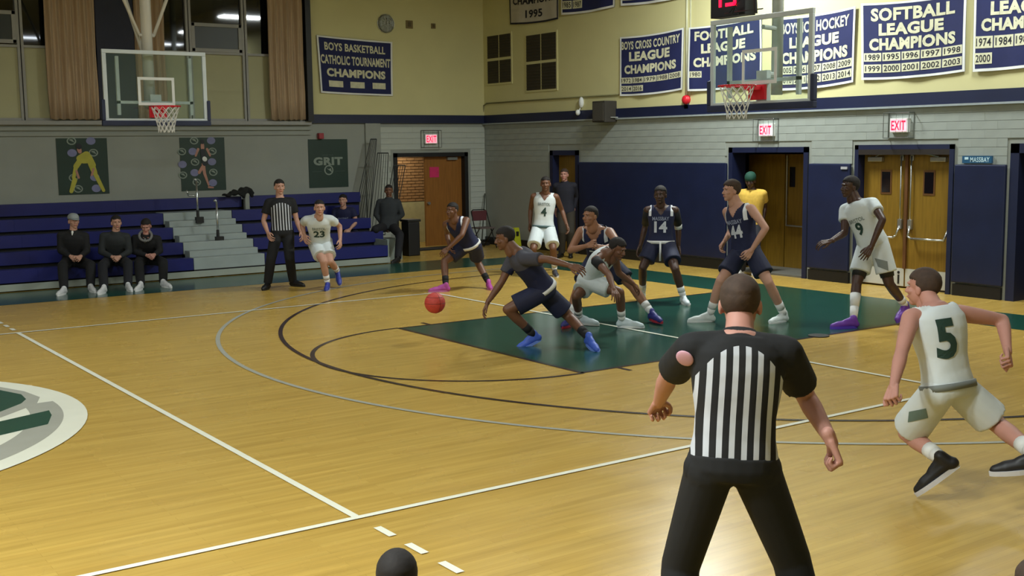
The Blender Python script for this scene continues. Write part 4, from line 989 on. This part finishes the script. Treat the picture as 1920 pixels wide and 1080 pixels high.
    out.ell(HD((0, .0925, -.057)), (.023, .0085, .0085), 12, 8, 1, frame3(hx, fy, fz))
    for n, s, hs in (('L', 1, hands[0]), ('R', -1, hands[1])):
        e, w = J[n+'E'], J[n+'W']; z = unit(w-e)
        if n+'Hd' in j: z = unit(at(*j[n+'Hd'][:2], (w-CP) @ FV+(j[n+'Hd'][2] if len(j[n+'Hd']) > 2 else 0))-w)
        pn = (palm[0 if s > 0 else 1] if palm else None)
        y = np.array(pn, float) if pn is not None else (pel-w)-z*np.dot(pel-w, z)+d*.05
        y = unit(y-z*np.dot(y, z)); x = np.cross(y, z)*(1 if s > 0 else -1)
        v, f = hand_template(hs); Mh = frame3(x, y, z)*k*1.04
        out.add(w+v @ Mh.T, f if s > 0 else [q[::-1] for q in f])
        J[n+'Z'] = z
    out.v = [tuple(np.array(p)-base) for p in out.v]
    me = out.mesh('body'); me.polygons.foreach_set('use_smooth', [True]*len(me.polygons))
    for q in (SK[skin], LIP[skin], M_eyew, M_iris): me.materials.append(q)
    bo = bpy.data.objects.new('body', me); C.objects.link(bo); bo.parent = root
    def part(name, mb_or_me, m_, smooth=True, parent=root):
        me_ = mb_or_me.mesh(name) if isinstance(mb_or_me, MB) else mb_or_me
        v_, f_ = arr(me_); v_ = v_-base
        me2 = bpy.data.meshes.new(name); me2.from_pydata(v_.tolist(), [], f_); me2.update()
        if smooth: me2.polygons.foreach_set('use_smooth', [True]*len(me2.polygons))
        me2.materials.append(m_); o = bpy.data.objects.new(name, me2); C.objects.link(o); o.parent = parent; return o, v_+base
    def attrs(o, v_):
        rel = v_-pel; lt = lats if True else lat
        hg = rel @ ax; X = unit(lat*.4+lats*.6); X = unit(X-ax*np.dot(X, ax)); la = rel @ X; Y = np.cross(ax, X); de = rel @ Y
        for nm, val in (('lat', la/k), ('hgt', hg/k), ('dep', de/k)):
            at_ = o.data.attributes.new(nm, 'FLOAT', 'POINT'); at_.data.foreach_set('value', val.astype(np.float32))
    # --- hair
    if hair in ('short', 'fade', 'curly', 'bun', 'long'):
        hm = MB(); n, kk = 56, 36; th = {'short': 1.09, 'fade': 1.045, 'curly': 1.16, 'bun': 1.09, 'long': 1.18}[hair]
        def rad(dx, dy, dz):
            hl_ = (.066-.012*abs(dx)) if dy > .45 else (.066-(.45-dy)*.17 if dy > -.1 else .066-.55*.17-(-.1-dy)*.10)
            pz = dz*.086+.035
            inside = pz > hl_+.006*math.sin(dx*31+dy*17)
            f_ = th if pz > .06 else 1+(th-1)*(.35 if hair == 'fade' else .8)
            f_ += .012*math.sin(dx*27+dz*9)*math.sin(dy*31)*math.sin(dz*29+dx*5)
            if hair == 'curly': f_ += .03*math.sin(dx*23)*math.sin(dy*21)*math.cos(dz*19)
            return f_ if inside else .90
        vs = []; fs = []
        hm.ell((0, 0, 0), (1, 1, 1), n, kk)
        vv = []
        for (x, y, z) in hm.v: q = rad(x, y, z); vv.append(HD((x*.078*q, -.012+y*.096*q, .035+z*.088*q)))
        hm.v = vv
        o, _ = part('hair', hm, hairm or M_hair)
        if hair == 'bun': pass
    elif hair in ('cap', 'beanie'):
        hm = MB(); cz = .045
        st = [(HD((0, -.010, z)), HM[:, 0]*rx, HM[:, 1]*ry) for z, rx, ry in ((.035, .083, .104), (.06, .084, .104), (.09, .078, .096), (.115, .060, .074), (.128, .036, .045), (.132, .012, .015))]
        if hair == 'beanie': st = [(HD((0, -.012, z)), HM[:, 0]*rx, HM[:, 1]*ry) for z, rx, ry in ((.02, .085, .106), (.055, .088, .108), (.09, .083, .100), (.12, .066, .08), (.14, .038, .045), (.146, .010, .01))]
        hm.loft(st, 24)
        if hair == 'cap':
            P = []; n = 13
            for zz in (.046, .036):
                for i in range(n):
                    t = PI*i/(n-1); P.append(HD((-.068*math.cos(t), .055+.105*math.sin(t), zz-.012*math.sin(t))))
            b = len(hm.v); hm.v += P; hm.f += [tuple(b+i for i in range(n)), tuple(b+n+i for i in range(n-1, -1, -1))]+[(b+i, b+n+i, b+n+i+1, b+i+1) for i in range(n-1)]+[(b+n-1, b+2*n-1, b+n, b)]; hm.m += [0]*(2+n)
        part(('cap' if hair == 'cap' else 'hat'), hm, hairm)
        hm2 = MB(); hm2.ell((0, 0, 0), (1, 1, 1), 24, 16); vv = []
        for (x, y, z) in hm2.v:
            pz = z*.086+.035; q = 1.05 if (y < .2 and pz > .0) and pz < .07 else .88; vv.append(HD((x*.078*q, -.012+y*.096*q, .035+z*.088*q)))
        hm2.v = vv; part('hair', hm2, M_hair)
    # brows
    bm_ = MB()
    for s in (-1, 1): bm_.cone(HD((s*.016, .0925, .029)), HD((s*.044, .080, .031)), .0035*k, .003*k, 6, 'round')
    part('eyebrows', bm_, hairm if hair not in ('cap', 'beanie') and hairm else M_hair)
    # --- top garment
    def sleeve(m, n, frac, r0, r1, r2=None):
        s0, e, w = J[n+'S'], J[n+'E'], J[n+'W']
        m.cone(s0, s0+(e-s0)*min(1, frac), r0*k, r1*k, 16, 'round' if frac > 1 else 'flat')
        if frac > 1: m.cone(e, e+(w-e)*(frac-1), r1*k, (r2 or r1)*k, 14, 'flat')
    jersey = None
    if top:
        m = MB(); kind, tm = top
        hem = -.12
        torso(m, .013*k+(.008*k if kind in ('tee', 'long') else 0), hem, 1.0, 1.0)
        if kind == 'tank':
            for n in 'LR':
                q = nk*.42+J[n+'S']*.58; m.cone(nk-ax*.045*k+(J[n+'S']-nk)*.2, q-ax*.000*k, .070*k, .060*k, 14, 'round')
        else:
            for n in 'LR':
                m.cone(nk-ax*.045*k, J[n+'S'], .073*k, .069*k, 14, 'round')
                if kind == 'tee': sleeve(m, n, sleeve_cut, .070, .072)
                else: sleeve(m, n, 1.93, .068, .056, .040)
            if kind != 'tank': m.cone(nk-ax*.07*k, nk+up*(.045 if kind == 'long' else .014)*k, .108*k, .068*k, 18, 'flat')
        me_ = remesh(m, vox, 4)
        if kind == 'tank':
            b_ = bmesh.new(); b_.from_mesh(me_); dl = []
            for v_ in b_.verts:
                rel = np.array(v_.co)-nk; u_ = rel @ ax/k; l_ = abs(rel @ lats)/k; f_ = rel @ ds/k
                if u_ > .012 or (u_ > -.02 and l_ < .085 and f_ > -.03) or (f_ > 0 and u_ > -.12 and l_ < .085*(1+u_/.12)): dl.append(v_)
            bmesh.ops.delete(b_, geom=dl, context='VERTS'); b_.to_mesh(me_); b_.free()
        jersey, jv = part({'tank': 'jersey', 'tee': 'shirt', 'long': 'jacket'}[kind], me_, tm); attrs(jersey, jv)
    if slv:   # compression sleeves / undershirt, (material, frac, which)
        for n in slv[2]:
            m = MB(); sleeve(m, n, slv[1], .062, .056, .040); part('undershirt_sleeve', m, slv[0])
    # --- bottoms
    if bottom:
        bk_, bm2 = bottom; m = MB()
        torso(m, (.024 if tuck else .018)*k, -.12, .17 if tuck else .10)
        for n in 'LR':
            H_, K_, A_ = J[n+'H'], J[n+'K'], J[n+'A']; ou = (1 if n == 'L' else -1)*lat
            if bk_ == 'shorts':
                q = H_+(K_-H_)*slen; m.cone(H_+ax*.01, q, .104*k, .116*k, 18, 'flat')
                m.ell(H_+ax*.01, (.104*k,)*3, 16, 10)
            else:
                m.ell(H_, (.102*k,)*3, 16, 10); m.cone(H_, K_, .102*k*fat, .078*k, 18, 'round').cone(K_, K_*.6+A_*.4, .077*k, .076*k, 16, 'round').cone(K_*.6+A_*.4, A_-unit(A_-K_)*.0, .076*k, .066*k, 16, 'flat')
        me_ = remesh(m, vox, 3); bo2, bv = part('shorts' if bk_ == 'shorts' else 'trousers', me_, bm2)
    def ring(t0, t1, inf, name, m_):
        st = []
        for t in (t0, t1):
            X = unit(lat-ax*np.dot(lat, ax)); Y = unit(np.cross(ax, X)); i = np.interp(t, [q[0] for q in TS], [q[1] for q in TS]); dd = np.interp(t, [q[0] for q in TS], [q[2] for q in TS])
            st.append((pel+(nk-pel)*t, X*(i*k*fat+inf), -Y*(dd*k*fat+inf)))
        m = MB(); m.loft(st, 28); return part(name, m, m_)[0]
    if waist: ring(-.01, .07, .034*k if top and top[0] != 'tank' else .026*k, 'waistband', waist)
    # --- number / word on the garment
    if jersey is not None and (number or word):
        bv = BVHTree.FromPolygons([tuple(p) for p in jv], [tuple(p.vertices) for p in jersey.data.polygons])
        def decal(txt, t, w_, h_, m_, back, bold, xo=0, name='number'):
            X = unit(lats*.7+lat*.3); X = unit(X-ax*np.dot(X, ax)); N = unit(np.cross(X, ax)); N = N if np.dot(N, ds) > 0 else -N
            if back: N = -N; xd = -X
            else: xd = X
            v_, f_ = text_mesh(txt, bold, 2); c_ = pel+(nk-pel)*t; P = []
            for a_, b_ in v_:
                o_ = c_+xd*((a_-.5)*w_*k+xo)+ax*((b_-.5)*h_*k); hit = bv.ray_cast(Vector(o_+N*.5), Vector(-N))
                P.append(np.array(hit[0])+N*.005 if hit[0] is not None else None)
            f_ = [q for q in f_ if all(P[i] is not None for i in q)]; P = [p if p is not None else c_ for p in P]
            part(name, MB().add(P, f_), m_, False, jersey)
        if number: decal(number[0], number[1], number[2], number[3], numcol, number[4], .035, number[5] if len(number) > 5 else 0)
        if word: decal(word[0], word[1], word[2], word[3], word[4], False, .02, name='lettering')
    # --- socks, shoes
    if sock:
        for i, n in enumerate('LR'):
            A_, K_ = J[n+'A'], J[n+'K']; L = (longsock[i] if longsock else .16); q = A_+(K_-A_)*(L/ .42)
            m = MB().cone(A_, A_+(q-A_)*.5, .038*k, .048*k, 14, 'flat').cone(A_+(q-A_)*.5, q, .048*k, .050*k+(L > .25)*.010*k, 14, 'flat'); part('sock', m, sock)
    mu, ms = mat('shoe_%d_%d_%d' % shoe[0], shoe[0], .5, .08, 20), mat('sole_%d_%d_%d' % shoe[1], shoe[1], .5, .05, 20)
    for i, n in enumerate('LR'):
        A_ = J[n+'A']; fd = face_dir(fa[i] if fa[i] is not None else a+(12 if n == 'L' else -12)); fpr = math.radians(fp[i])
        y = fd*math.cos(fpr)+np.array([0, 0, 1])*math.sin(fpr); x = unit(np.cross(y, [0, 0, 1])); z = unit(np.cross(x, y))
        o_ = A_-z*.09*k+y*.036*k
        for nm, me_, mm in (('shoe', SHOE_U, mu), ('sole', SHOE_S, ms)):
            ob = bpy.data.objects.new(nm, me_); C.objects.link(ob)
            if nm == 'shoe': ob.parent = root; sh = ob; ob.matrix_local = Matrix([[*(frame3(x, y, z)[q]*1.08*k), (o_-base)[q]] for q in range(3)]+[[0, 0, 0, 1]])
            else: ob.parent = sh
            ob.material_slots[0].link = 'OBJECT'; ob.material_slots[0].material = mm
    if extra: extra(locals())
    return root
DEBUG = False
NUMG = mat('number_green', (30, 58, 50), .7); NUMW = mat('number_white', (200, 204, 214), .7); WRDG = mat('word_grey', (120, 130, 128), .7); WRDL = mat('word_pale', (140, 146, 170), .7)
BLU = ((40, 60, 170), (150, 160, 190))
SIT = dict(top=('long', M_bkc), bottom=('pants', M_bkc), shoe=((205, 206, 208), (225, 225, 225)), sock=M_bsock)
def surf_patch(L, px, m_, name='side_patch'):
    o = L['bo2']; v, f = arr(o.data); v = v+L['base']; bv = BVHTree.FromPolygons([tuple(p) for p in v], f); n = 6; P = []; c = None
    for j in range(n+1):
        for i in range(n+1):
            s, t = i/n, j/n; q = [(px[0][k]*(1-s)+px[1][k]*s)*(1-t)+(px[3][k]*(1-s)+px[2][k]*s)*t for k in (0, 1)]
            d = unit(ray(*q)); h = bv.ray_cast(Vector(CP), Vector(d))
            if h[0] is None: return
            P.append(np.array(h[0])-d*.005)
    L['part'](name, MB().add(P, [(j*(n+1)+i, j*(n+1)+i+1, (j+1)*(n+1)+i+1, (j+1)*(n+1)+i) for j in range(n) for i in range(n)]), m_, True, o)
M_ptch = mat('patch_green', (92, 112, 104), .75)
# far referee
person('referee in black trousers standing by the blue bleachers, facing the camera',
  dict(LA=(549, 526), RA=(502, 531), pel=(529, 436), nk=(525, 372, 0), hd=(524, 351, -1), LE=(556, 412, 1), LW=(564, 435, -1), RE=(494, 414, 1), RW=(502, 436, -1), LK=(543, 484), RK=(508, 486)),
  a=15, skin='light', h=1.84, top=('tee', M_ref2), bottom=('pants', M_bkc), shoe=((20, 20, 22), (24, 24, 24)), hair='short', hl=25, fa=(55, -5), sleeve_cut=.62, tuck=True)
# 23
person('player in white jersey number 23 running in front of the blue bleachers',
  dict(LA=(633, 508, .26), RA=(614, 531, .10), dD=.0, pel=(600, 455), nk=(597, 406, -1), hd=(599, 390, -1), LE=(637, 424, 1), LW=(638, 449, -1), RE=(566, 420, 1), RW=(571, 441, -1), LK=(619, 490), RK=(606, 490)),
  a=8, skin='light', h=1.85, top=('tee', M_jw), bottom=('shorts', M_sw), shoe=((46, 58, 150), (150, 150, 160)), sock=M_sock, hair='fade', hl=12, number=('23', .52, .17, .13, False), word=('BRISTOL', .72, .20, .05, WRDG), numcol=NUMG, fa=(20, 5), fp=(-35, -5), waist=mat('waist_grey', (160, 160, 150), .7), sleeve_cut=.5)
# purple shoe
person('player in navy uniform with pink shoes bending forward near the far door',
  dict(LA=(916, 530), RA=(836, 536), pel=(882, 460), nk=(852, 411, -1), hd=(848, 395, -1), LE=(866, 441, -1), LW=(841, 465, -1), RE=(838, 438, 1), RW=(843, 461, -1), LK=(895, 490), RK=(833, 490)),
  a=-38, skin='brown', h=1.86, top=('tank', M_jn), bottom=('shorts', M_sn), shoe=((168, 70, 150), (190, 110, 170)), sock=M_bsock, hair='fade', hl=-40, waist=M_sock, fa=(10, -75), sa=-20, hands=('relaxed', 'relaxed'))
# 4 white
person('player in white jersey number 4 standing before the narrow doorway',
  dict(LA=(1040, 507), RA=(999, 507), pel=(1019, 427), nk=(1022, 362, 0), hd=(1023, 345, -1), LE=(1053, 393, 1), LW=(1062, 420, -1), RE=(995, 392, 1), RW=(994, 420, -1), LK=(1037, 466), RK=(1000, 466)),
  a=-5, skin='brown', h=1.92, top=('tank', M_jw), bottom=('shorts', M_sw), shoe=((60, 60, 70), (200, 200, 200)), sock=M_sock, hair='fade', number=('4', .46, .09, .14, False), word=('BRISTOL', .68, .20, .05, WRDG), numcol=NUMG, slen=.84, waist=mat('waist_teal', (60, 84, 84), .7))
# man in doorway
person('man in dark jacket standing in the narrow doorway behind player number 4',
  dict(LA=(1070, 474), RA=(1053, 474), pel=(1061, 396), nk=(1059, 343, 0), hd=(1058, 328, -1), LE=(1080, 368, 1), LW=(1076, 392, -1), RE=(1040, 368, 1), RW=(1043, 392, -1), LK=(1070, 436), RK=(1054, 436)),
  a=-15, skin='pink', h=1.82, top=('long', mat('coat_dark', (30, 30, 42), .85)), bottom=('pants', mat('trousers_brown', (50, 44, 34), .85)), shoe=((24, 22, 20), (24, 22, 20)), hair='short', hairm=M_hairb)
# navy behind crouching white
person('player in navy jersey with hands together behind the crouching white player',
  dict(LA=(1222, 587, .12), RA=(1068, 596, .10), dD=.5, pel=(1127, 486), nk=(1115, 427, -1), hd=(1107, 406, -1), LE=(1160, 458, -1), LW=(1134, 464, -1), RE=(1069, 470, -1), RW=(1100, 461, -1), LK=(1186, 538), RK=(1082, 545)),
  a=-22, skin='tan', h=1.92, top=('tank', M_jn), bottom=('shorts', M_sn), shoe=((40, 44, 120), (170, 40, 60)), sock=M_sock, hair='fade', hl=-45, number=('31', .36, .17, .13, False), numcol=NUMW, word=('MASSBAY', .66, .22, .055, WRDL), fa=(20, -20), hands=('fist', 'fist'))
# white crouching
person('player in white crouching low with back bent, blocking in the green key',
  dict(LA=(1086, 594, .10), RA=(1166, 600, .10), dD=-.15, pel=(1106, 523), nk=(1137, 474, -1), hd=(1158, 467, 0), LE=(1160, 512, 1), LW=(1186, 532, 1), RE=(1141, 514, -1), RW=(1150, 541, -1), LK=(1080, 556), RK=(1162, 548)),
  a=62, skin='brown', h=1.86, top=('tank', M_jw), bottom=('shorts', M_sw), shoe=((196, 210, 216), (215, 220, 222)), sock=M_sock, hair='curly', hl=50, hp=-20, fa=(60, 75), slv=(M_bkc, .45, 'R'))
# dribbler
person('dribbling player in navy with a dark sleeved undershirt and blue shoes',
  dict(LA=(1001, 628, .12), RA=(1104, 633, .12), pel=(1018, 540), nk=(970, 472, -1), hd=(947, 447, -1), LE=(1026, 486, -1), LW=(1068, 498, -1), RE=(941, 528, 1), RW=(915, 566, -1), RHd=(903, 590), LK=(952, 580), RK=(1067, 594)),
  a=-70, sa=-78, slen=.80, skin='brown', h=1.90, top=('tee', attr_mat('navy_over_grey', lambda lat, hgt, dep, M_, mix: mix(M_('GREATER_THAN', hgt, .36), NAVY, rgb(62, 62, 72)))), bottom=('shorts', M_sn), shoe=((60, 92, 190), (110, 140, 220)), sock=M_bsock, hair='short', hl=-85, hp=-10, fa=(-75, 20), fp=(-24, -8), waist=M_sock, sleeve_cut=.7)
# 14
def x14(L):
    J = L['J']; k = L['k']; e = J['LE']; s = J['LS']; w = J['LW']
    L['part']('elbow_band', MB().cone(e+(s-e)*.12, e+(w-e)*.12, .053*k, .052*k, 14, 'flat'), M_sock)
    pel, ax, d, lat = L['pel'], L['ax'], L['d'], L['lat']
    c = pel+d*.15*k; L['part']('drawstring', MB().cone(c+ax*.03, c-np.array([0, 0, .24])+d*.01, .013, .016, 8, 'flat'), M_sock)
person('player in navy jersey number 14 with a white elbow band before the wall pad',
  dict(LA=(1281, 557), RA=(1205, 549), pel=(1239, 456), nk=(1240, 386, 0), hd=(1238, 366, -1), LE=(1272, 424, 1), LW=(1272, 462, -1), RE=(1210, 424, 1), RW=(1201, 460, -1), LK=(1266, 505), RK=(1205, 502)),
  a=-10, skin='dark', h=1.93, top=('tank', M_jn), bottom=('shorts', M_sn), shoe=((205, 214, 218), (225, 225, 225)), sock=M_sock, hair='short', hl=-20, slv=(M_bkc, .85, 'LR'), number=('14', .44, .17, .15, False), numcol=NUMW, word=('MASSBAY', .66, .22, .05, WRDL), waist=M_sock, extra=x14, fa=(8, -15))
# yellow shirt man
person('man in a yellow shirt and green cap standing in the open doorway',
  dict(LA=(1415, 506), RA=(1390, 506), pel=(1408, 420), nk=(1410, 356, 0), hd=(1407, 339, -1), LE=(1434, 388, 1), LW=(1430, 416, -1), RE=(1386, 388, 1), RW=(1392, 416, -1), LK=(1416, 464), RK=(1394, 464)),
  a=-25, skin='dark', h=1.90, fat=1.12, top=('tee', mat('shirt_yellow', (206, 168, 70), .85, .12, 14, .3)), bottom=('pants', mat('trousers_dark', (26, 26, 34), .85)), shoe=((215, 215, 215), (225, 225, 225)), hair='beanie', hairm=mat('cap_green', (14, 66, 52), .8), hp=-15)
# 44
person('player in navy jersey number 44 with white shoes stepping in the green key',
  dict(LA=(1470, 590, .09), RA=(1331, 590, .09), pel=(1400, 472), nk=(1384, 385, -1), hd=(1371, 358, -1), LE=(1436, 428, -1), LW=(1410, 468, -1), LHd=(1396, 487), RE=(1373, 430, 1), RW=(1360, 450, -1), RHd=(1350, 466), LK=(1441, 530), RK=(1350, 528)),
  a=-52, sa=-50, skin='light', h=1.97, top=('tank', M_jn), bottom=('shorts', M_sn), shoe=((206, 214, 214), (220, 224, 224)), sock=M_sock, hair='curly', hairm=M_hairb, hl=-70, number=('44', .46, .17, .15, False), numcol=NUMW, word=('MASSBAY', .67, .22, .05, WRDL), fa=(-50, -80), hands=('cup', 'cup'))
# 9
M_tight = mat('tights_black', (20, 20, 22), .6)
def tights(L):
    surf_patch(L, [(1640, 484), (1664, 490), (1666, 508), (1646, 500)], mat('patch_grey', (120, 128, 126), .75))
    J = L['J']; k = L['k']
    for n in 'LR':
        H_, K_ = J[n+'H'], J[n+'K']; L['part']('tights', MB().cone(H_+(K_-H_)*.5, H_+(K_-H_)*.82, .088*k, .074*k, 16, 'flat'), M_tight)
person('player in white jersey number 9 with purple shoes before the double doors',
  dict(LA=(1697, 572, .22), RA=(1600, 600, .10), pel=(1637, 458), nk=(1607, 378, -1), hd=(1594, 351, -1), LE=(1655, 412, -1), LW=(1634, 462, -1), LHd=(1618, 486), RE=(1584, 437, -1), RW=(1558, 452, -1), RHd=(1538, 456), LK=(1667, 532), RK=(1606, 532)),
  a=-55, sa=-48, skin='dark', h=1.98, top=('tee', M_jw), bottom=('shorts', M_sw), shoe=((104, 50, 160), (90, 60, 190)), sock=M_sock, longsock=(.14, .30), hair='short', hl=-75, number=('9', .42, .09, .15, False), numcol=NUMG, word=('BRISTOL', .62, .2, .045, WRDG), fa=(-40, -80), fp=(-20, 0), hands=('relaxed', 'relaxed'), extra=tights, sleeve_cut=.5)
# 5
def x5(L):
    surf_patch(L, [(1704, 772), (1736, 766), (1740, 784), (1702, 792)], M_ptch)
    pel, ax, d, lat, k, nk = L['pel'], L['ax'], L['d'], L['lat'], L['k'], L['nk']
person('player in white jersey number 5 seen from behind, running at the right edge',
  dict(LA=(1768, 862, .20, 7.12), RA=(1946, 856, .20, 6.75), D=7.15, pel=(1778, 728), nk=(1752, 574, 1), hd=(1731, 540, 1), LE=(1690, 662, -1), LW=(1676, 722, -1), RE=(1880, 600, 1), RW=(1889, 656, -1), LK=(1700, 812), RK=(1868, 794)),
  a=-150, sa=-165, slen=.84, skin='pink', h=1.84, top=('tank', M_jw), bottom=('shorts', M_sw), shoe=((20, 20, 24), (200, 200, 205)), sock=M_sock, hair='short', hairm=M_hairb, hl=-135, number=('5', .60, .13, .24, True, -.055), numcol=NUMG, fa=(-115, -110), fp=(-42, -10), waist=mat('waist_g2', (110, 116, 112), .7), hands=('fist', 'fist'), vox=.011, roll=6, extra=x5)
# near referee
def xref(L):
    J, k, ax, lat, d, nk, pel = (L[q] for q in ('J', 'k', 'ax', 'lat', 'd', 'nk', 'pel'))
    jv, je = L['jv'], L['jersey']; bv = BVHTree.FromPolygons([tuple(p) for p in jv], [tuple(p.vertices) for p in je.data.polygons])
    hit = bv.ray_cast(Vector(CP), Vector(unit(ray(1284, 672))))
    if hit[0] is not None:
        n_ = np.array(hit[1]); n_ = n_ if n_ @ FV < 0 else -n_
        a_ = unit(np.cross(n_, [0, 0, 1])); b_ = np.cross(a_, n_)
        m = MB().ell(np.array(hit[0]), (.036, .036, .008), 18, 8, 0, frame3(a_, b_, n_)); L['part']('sleeve_badge', m, mat('badge_pink', (196, 150, 166), .7))
    m = MB().cone(nk-ax*.065*k, nk+L['up']*.03*k, .098*k, .064*k, 18, 'flat'); L['part']('collar', m, M_bkc)
    m = MB(); c = pel-lat*.0+lat*.155*k-ax*.01-d*.02; m.ell(c, (.035, .04, .06), 12, 8); L['part']('belt_pouch', m, M_bkc)
person('referee in a black and white striped shirt seen from behind in the foreground',
  dict(LA=(1262, 1300), RA=(1545, 1298), D=4.45, pel=(1374, 872), nk=(1386, 630, 0), hd=(1388, 572, 1), LE=(1253, 706, 1), LW=(1236, 752, 1), RE=(1510, 742, 1), RW=(1556, 822, -1), RHd=(1566, 846), LK=(1276, 1060), RK=(1484, 1050), fall=1),
  a=178, sa=176, skin='pink', h=1.80, fat=.95, top=('tee', M_ref1), bottom=('pants', M_bkc), shoe=((20, 20, 22), (24, 24, 24)), hair='fade', hairm=M_hairb, hl=165, hands=('fist', 'fist'), vox=.009, sleeve_cut=.72, extra=xref, tuck=True)
# seated trio
def capman(L):
    nk, d, ax, k = L['nk'], L['d'], L['ax'], L['k']
    L['part']('white_undershirt', MB().cone(nk+d*.095*k-ax*.035, nk+d*.07*k+ax*.015, .008, .020, 10, 'round'), M_white)
person('seated man in a grey cap and dark quarter-zip on the front bleacher row',
  dict(LA=(170, 536), RA=(120, 541), py=9.1, pel=(138, 489), nk=(137, 436, -1), hd=(138, 415, -1), LE=(163, 470, 0), LW=(151, 481, -1), RE=(114, 470, 0), RW=(133, 481, -1), LK=(170, 497), RK=(117, 499)),
  a=12, skin='light', h=1.84, hair='cap', hairm=mat('cap_grey', (140, 146, 148), .8), hl=38, hands=('fist', 'fist'), extra=capman, fa=(35, 0), **SIT)
person('seated man with short black hair and dark hoodie, middle of the front-row trio',
  dict(LA=(240, 534), RA=(195, 539), py=9.1, pel=(216, 486), nk=(216, 438, -1), hd=(218, 418, -1), LE=(242, 472, 0), LW=(224, 482, -1), RE=(190, 472, 0), RW=(211, 482, -1), LK=(240, 494), RK=(192, 498)),
  a=12, skin='light', h=1.82, hair='short', hl=30, hands=('fist', 'fist'), fa=(30, 0), **dict(SIT, top=('long', mat('hoodie_grey', (38, 42, 44), .85, .1, 8, .2)), bottom=('pants', mat('pants_grey', (26, 28, 34), .85, .1, 8, .2))))
def hoodman(L):
    nk, d, ax, k, hd, lats = (L[q] for q in ('nk', 'd', 'ax', 'k', 'hd', 'lats'))
    m = MB(); P = [hd+lats*(.125*math.sin(t))*k-np.array([0, 0, 1])*(.02+.13*(1-math.cos(t))/2-.09)*k*1.2+d*(.02+.05*(1-math.cos(t)))*k for t in np.linspace(-PI, PI, 25)]
    P = [nk+lats*.098*k*math.sin(t)+np.array([0, 0, 1])*(.085*math.cos(t)+.015)*k+d*(.055-.06*math.cos(t))*k for t in np.linspace(0, 2*PI, 25)]
    m.tube(P, .021, 10); m.tube([nk+d*.125*k-ax*.04*k, nk+d*.14*k-ax*.22*k], .014, 8); L['part']('grey_hood', m, mat('hood_grey', (118, 118, 118), .9, .06, 12))
person('seated man in black coat and pale grey hood looking down, beside the aisle',
  dict(LA=(306, 528), RA=(264, 533), py=9.1, pel=(276, 484), nk=(274, 443, -1), hd=(274, 424, -1), LE=(300, 470, 0), LW=(289, 478, -1), RE=(250, 471, 0), RW=(276, 479, -1), LK=(306, 492), RK=(260, 495)),
  a=8, skin='pink', h=1.82, hair='short', hl=10, hp=-25, hands=('fist', 'fist'), fa=(45, 0), extra=hoodman, **SIT)
person('seated person in a navy shirt on the bleachers behind player number 23',
  dict(LA=(668, 468, .5, 22.9), RA=(642, 470, .5, 22.9), py=10.35, pel=(651, 433), nk=(644, 390, -1), hd=(643, 376, -1), LE=(668, 416, 0), LW=(656, 430, -1), RE=(626, 416, 0), RW=(642, 432, -1), LK=(674, 444), RK=(642, 446)),
  a=-8, skin='light', h=1.78, hair='short', top=('tee', mat('shirt_navy', (22, 26, 62), .85)), bottom=('pants', mat('pants_navy', (20, 22, 48), .85)), shoe=((30, 30, 34), (60, 60, 60)), word=('MASSBAY', .66, .22, .04, WRDL), number=None)
person('man in dark grey sweater sitting sideways at the end of the bleachers',
  dict(LA=(746, 484), RA=(698, 444, .50, 23.0), py=9.95, pel=(728, 424), nk=(729, 374, -1), hd=(729, 358, -1), LE=(754, 402, 0), LW=(735, 422, -1), RE=(705, 402, 0), RW=(719, 423, -1), LK=(750, 440), RK=(704, 430)),
  a=0, skin='brown', h=1.86, hair='fade', top=('long', mat('sweater_grey', (44, 48, 52), .9, .1, 8)), bottom=('pants', mat('pants_black2', (20, 20, 26), .85)), shoe=((24, 22, 24), (30, 28, 28)), fa=(-20, -60))
# near spectators, heads only in frame
def stool(J, h, label):
    p = J.location; r = empty('stool', (p[0], p[1], 0), label=label, cat='stool')
    MB().box((p[0]-.19, p[1]-.19, h-.04), (p[0]+.19, p[1]+.19, h)).build('seat', M_blk, r, bevel=.01)
    for sx in (-1, 1):
        for sy in (-1, 1): MB().tube([(p[0]+sx*.16, p[1]+sy*.16, 0), (p[0]+sx*.14, p[1]+sy*.14, h-.02)], .012, 8).build('leg', M_steel, r)
for (u, v, hm, D, lb, hl_) in ((745, 1082, M_hair, 3.5, 'dark-haired spectator whose head top shows at the bottom edge of the picture', 180), (1942, 1100, M_hairb, 3.5, 'brown-haired spectator cut off at the bottom right corner of the picture', 175)):
    px = lambda dx, dy: (u+dx, v+dy)
    pr_ = person(lb, dict(D=D, py0=0, LA=(u-110, v+640, .09, D-.35), RA=(u+90, v+640, .09, D-.35), pel=px(0, 400), nk=px(0, 110, ) + (0,), hd=px(0, 5)+(1,), LE=px(-150, 300)+(0,), LW=px(-60, 420)+(1,), RE=px(150, 300)+(0,), RW=px(60, 420)+(1,), LK=px(-100, 420), RK=px(100, 420), fall=1),
      a=180, hl=hl_, skin='brown', h=1.42, hair='short', hairm=hm, top=('tee', mat('tee_dark', (40, 40, 50), .85)), bottom=('pants', M_bkc), shoe=((40, 40, 40), (200, 200, 200)))
    stool(pr_, max(.12, at(u, v+400, D)[2]-.10), 'low black stool under the %s spectator at the bottom edge' % ('dark-haired' if hm is M_hair else 'brown-haired'))
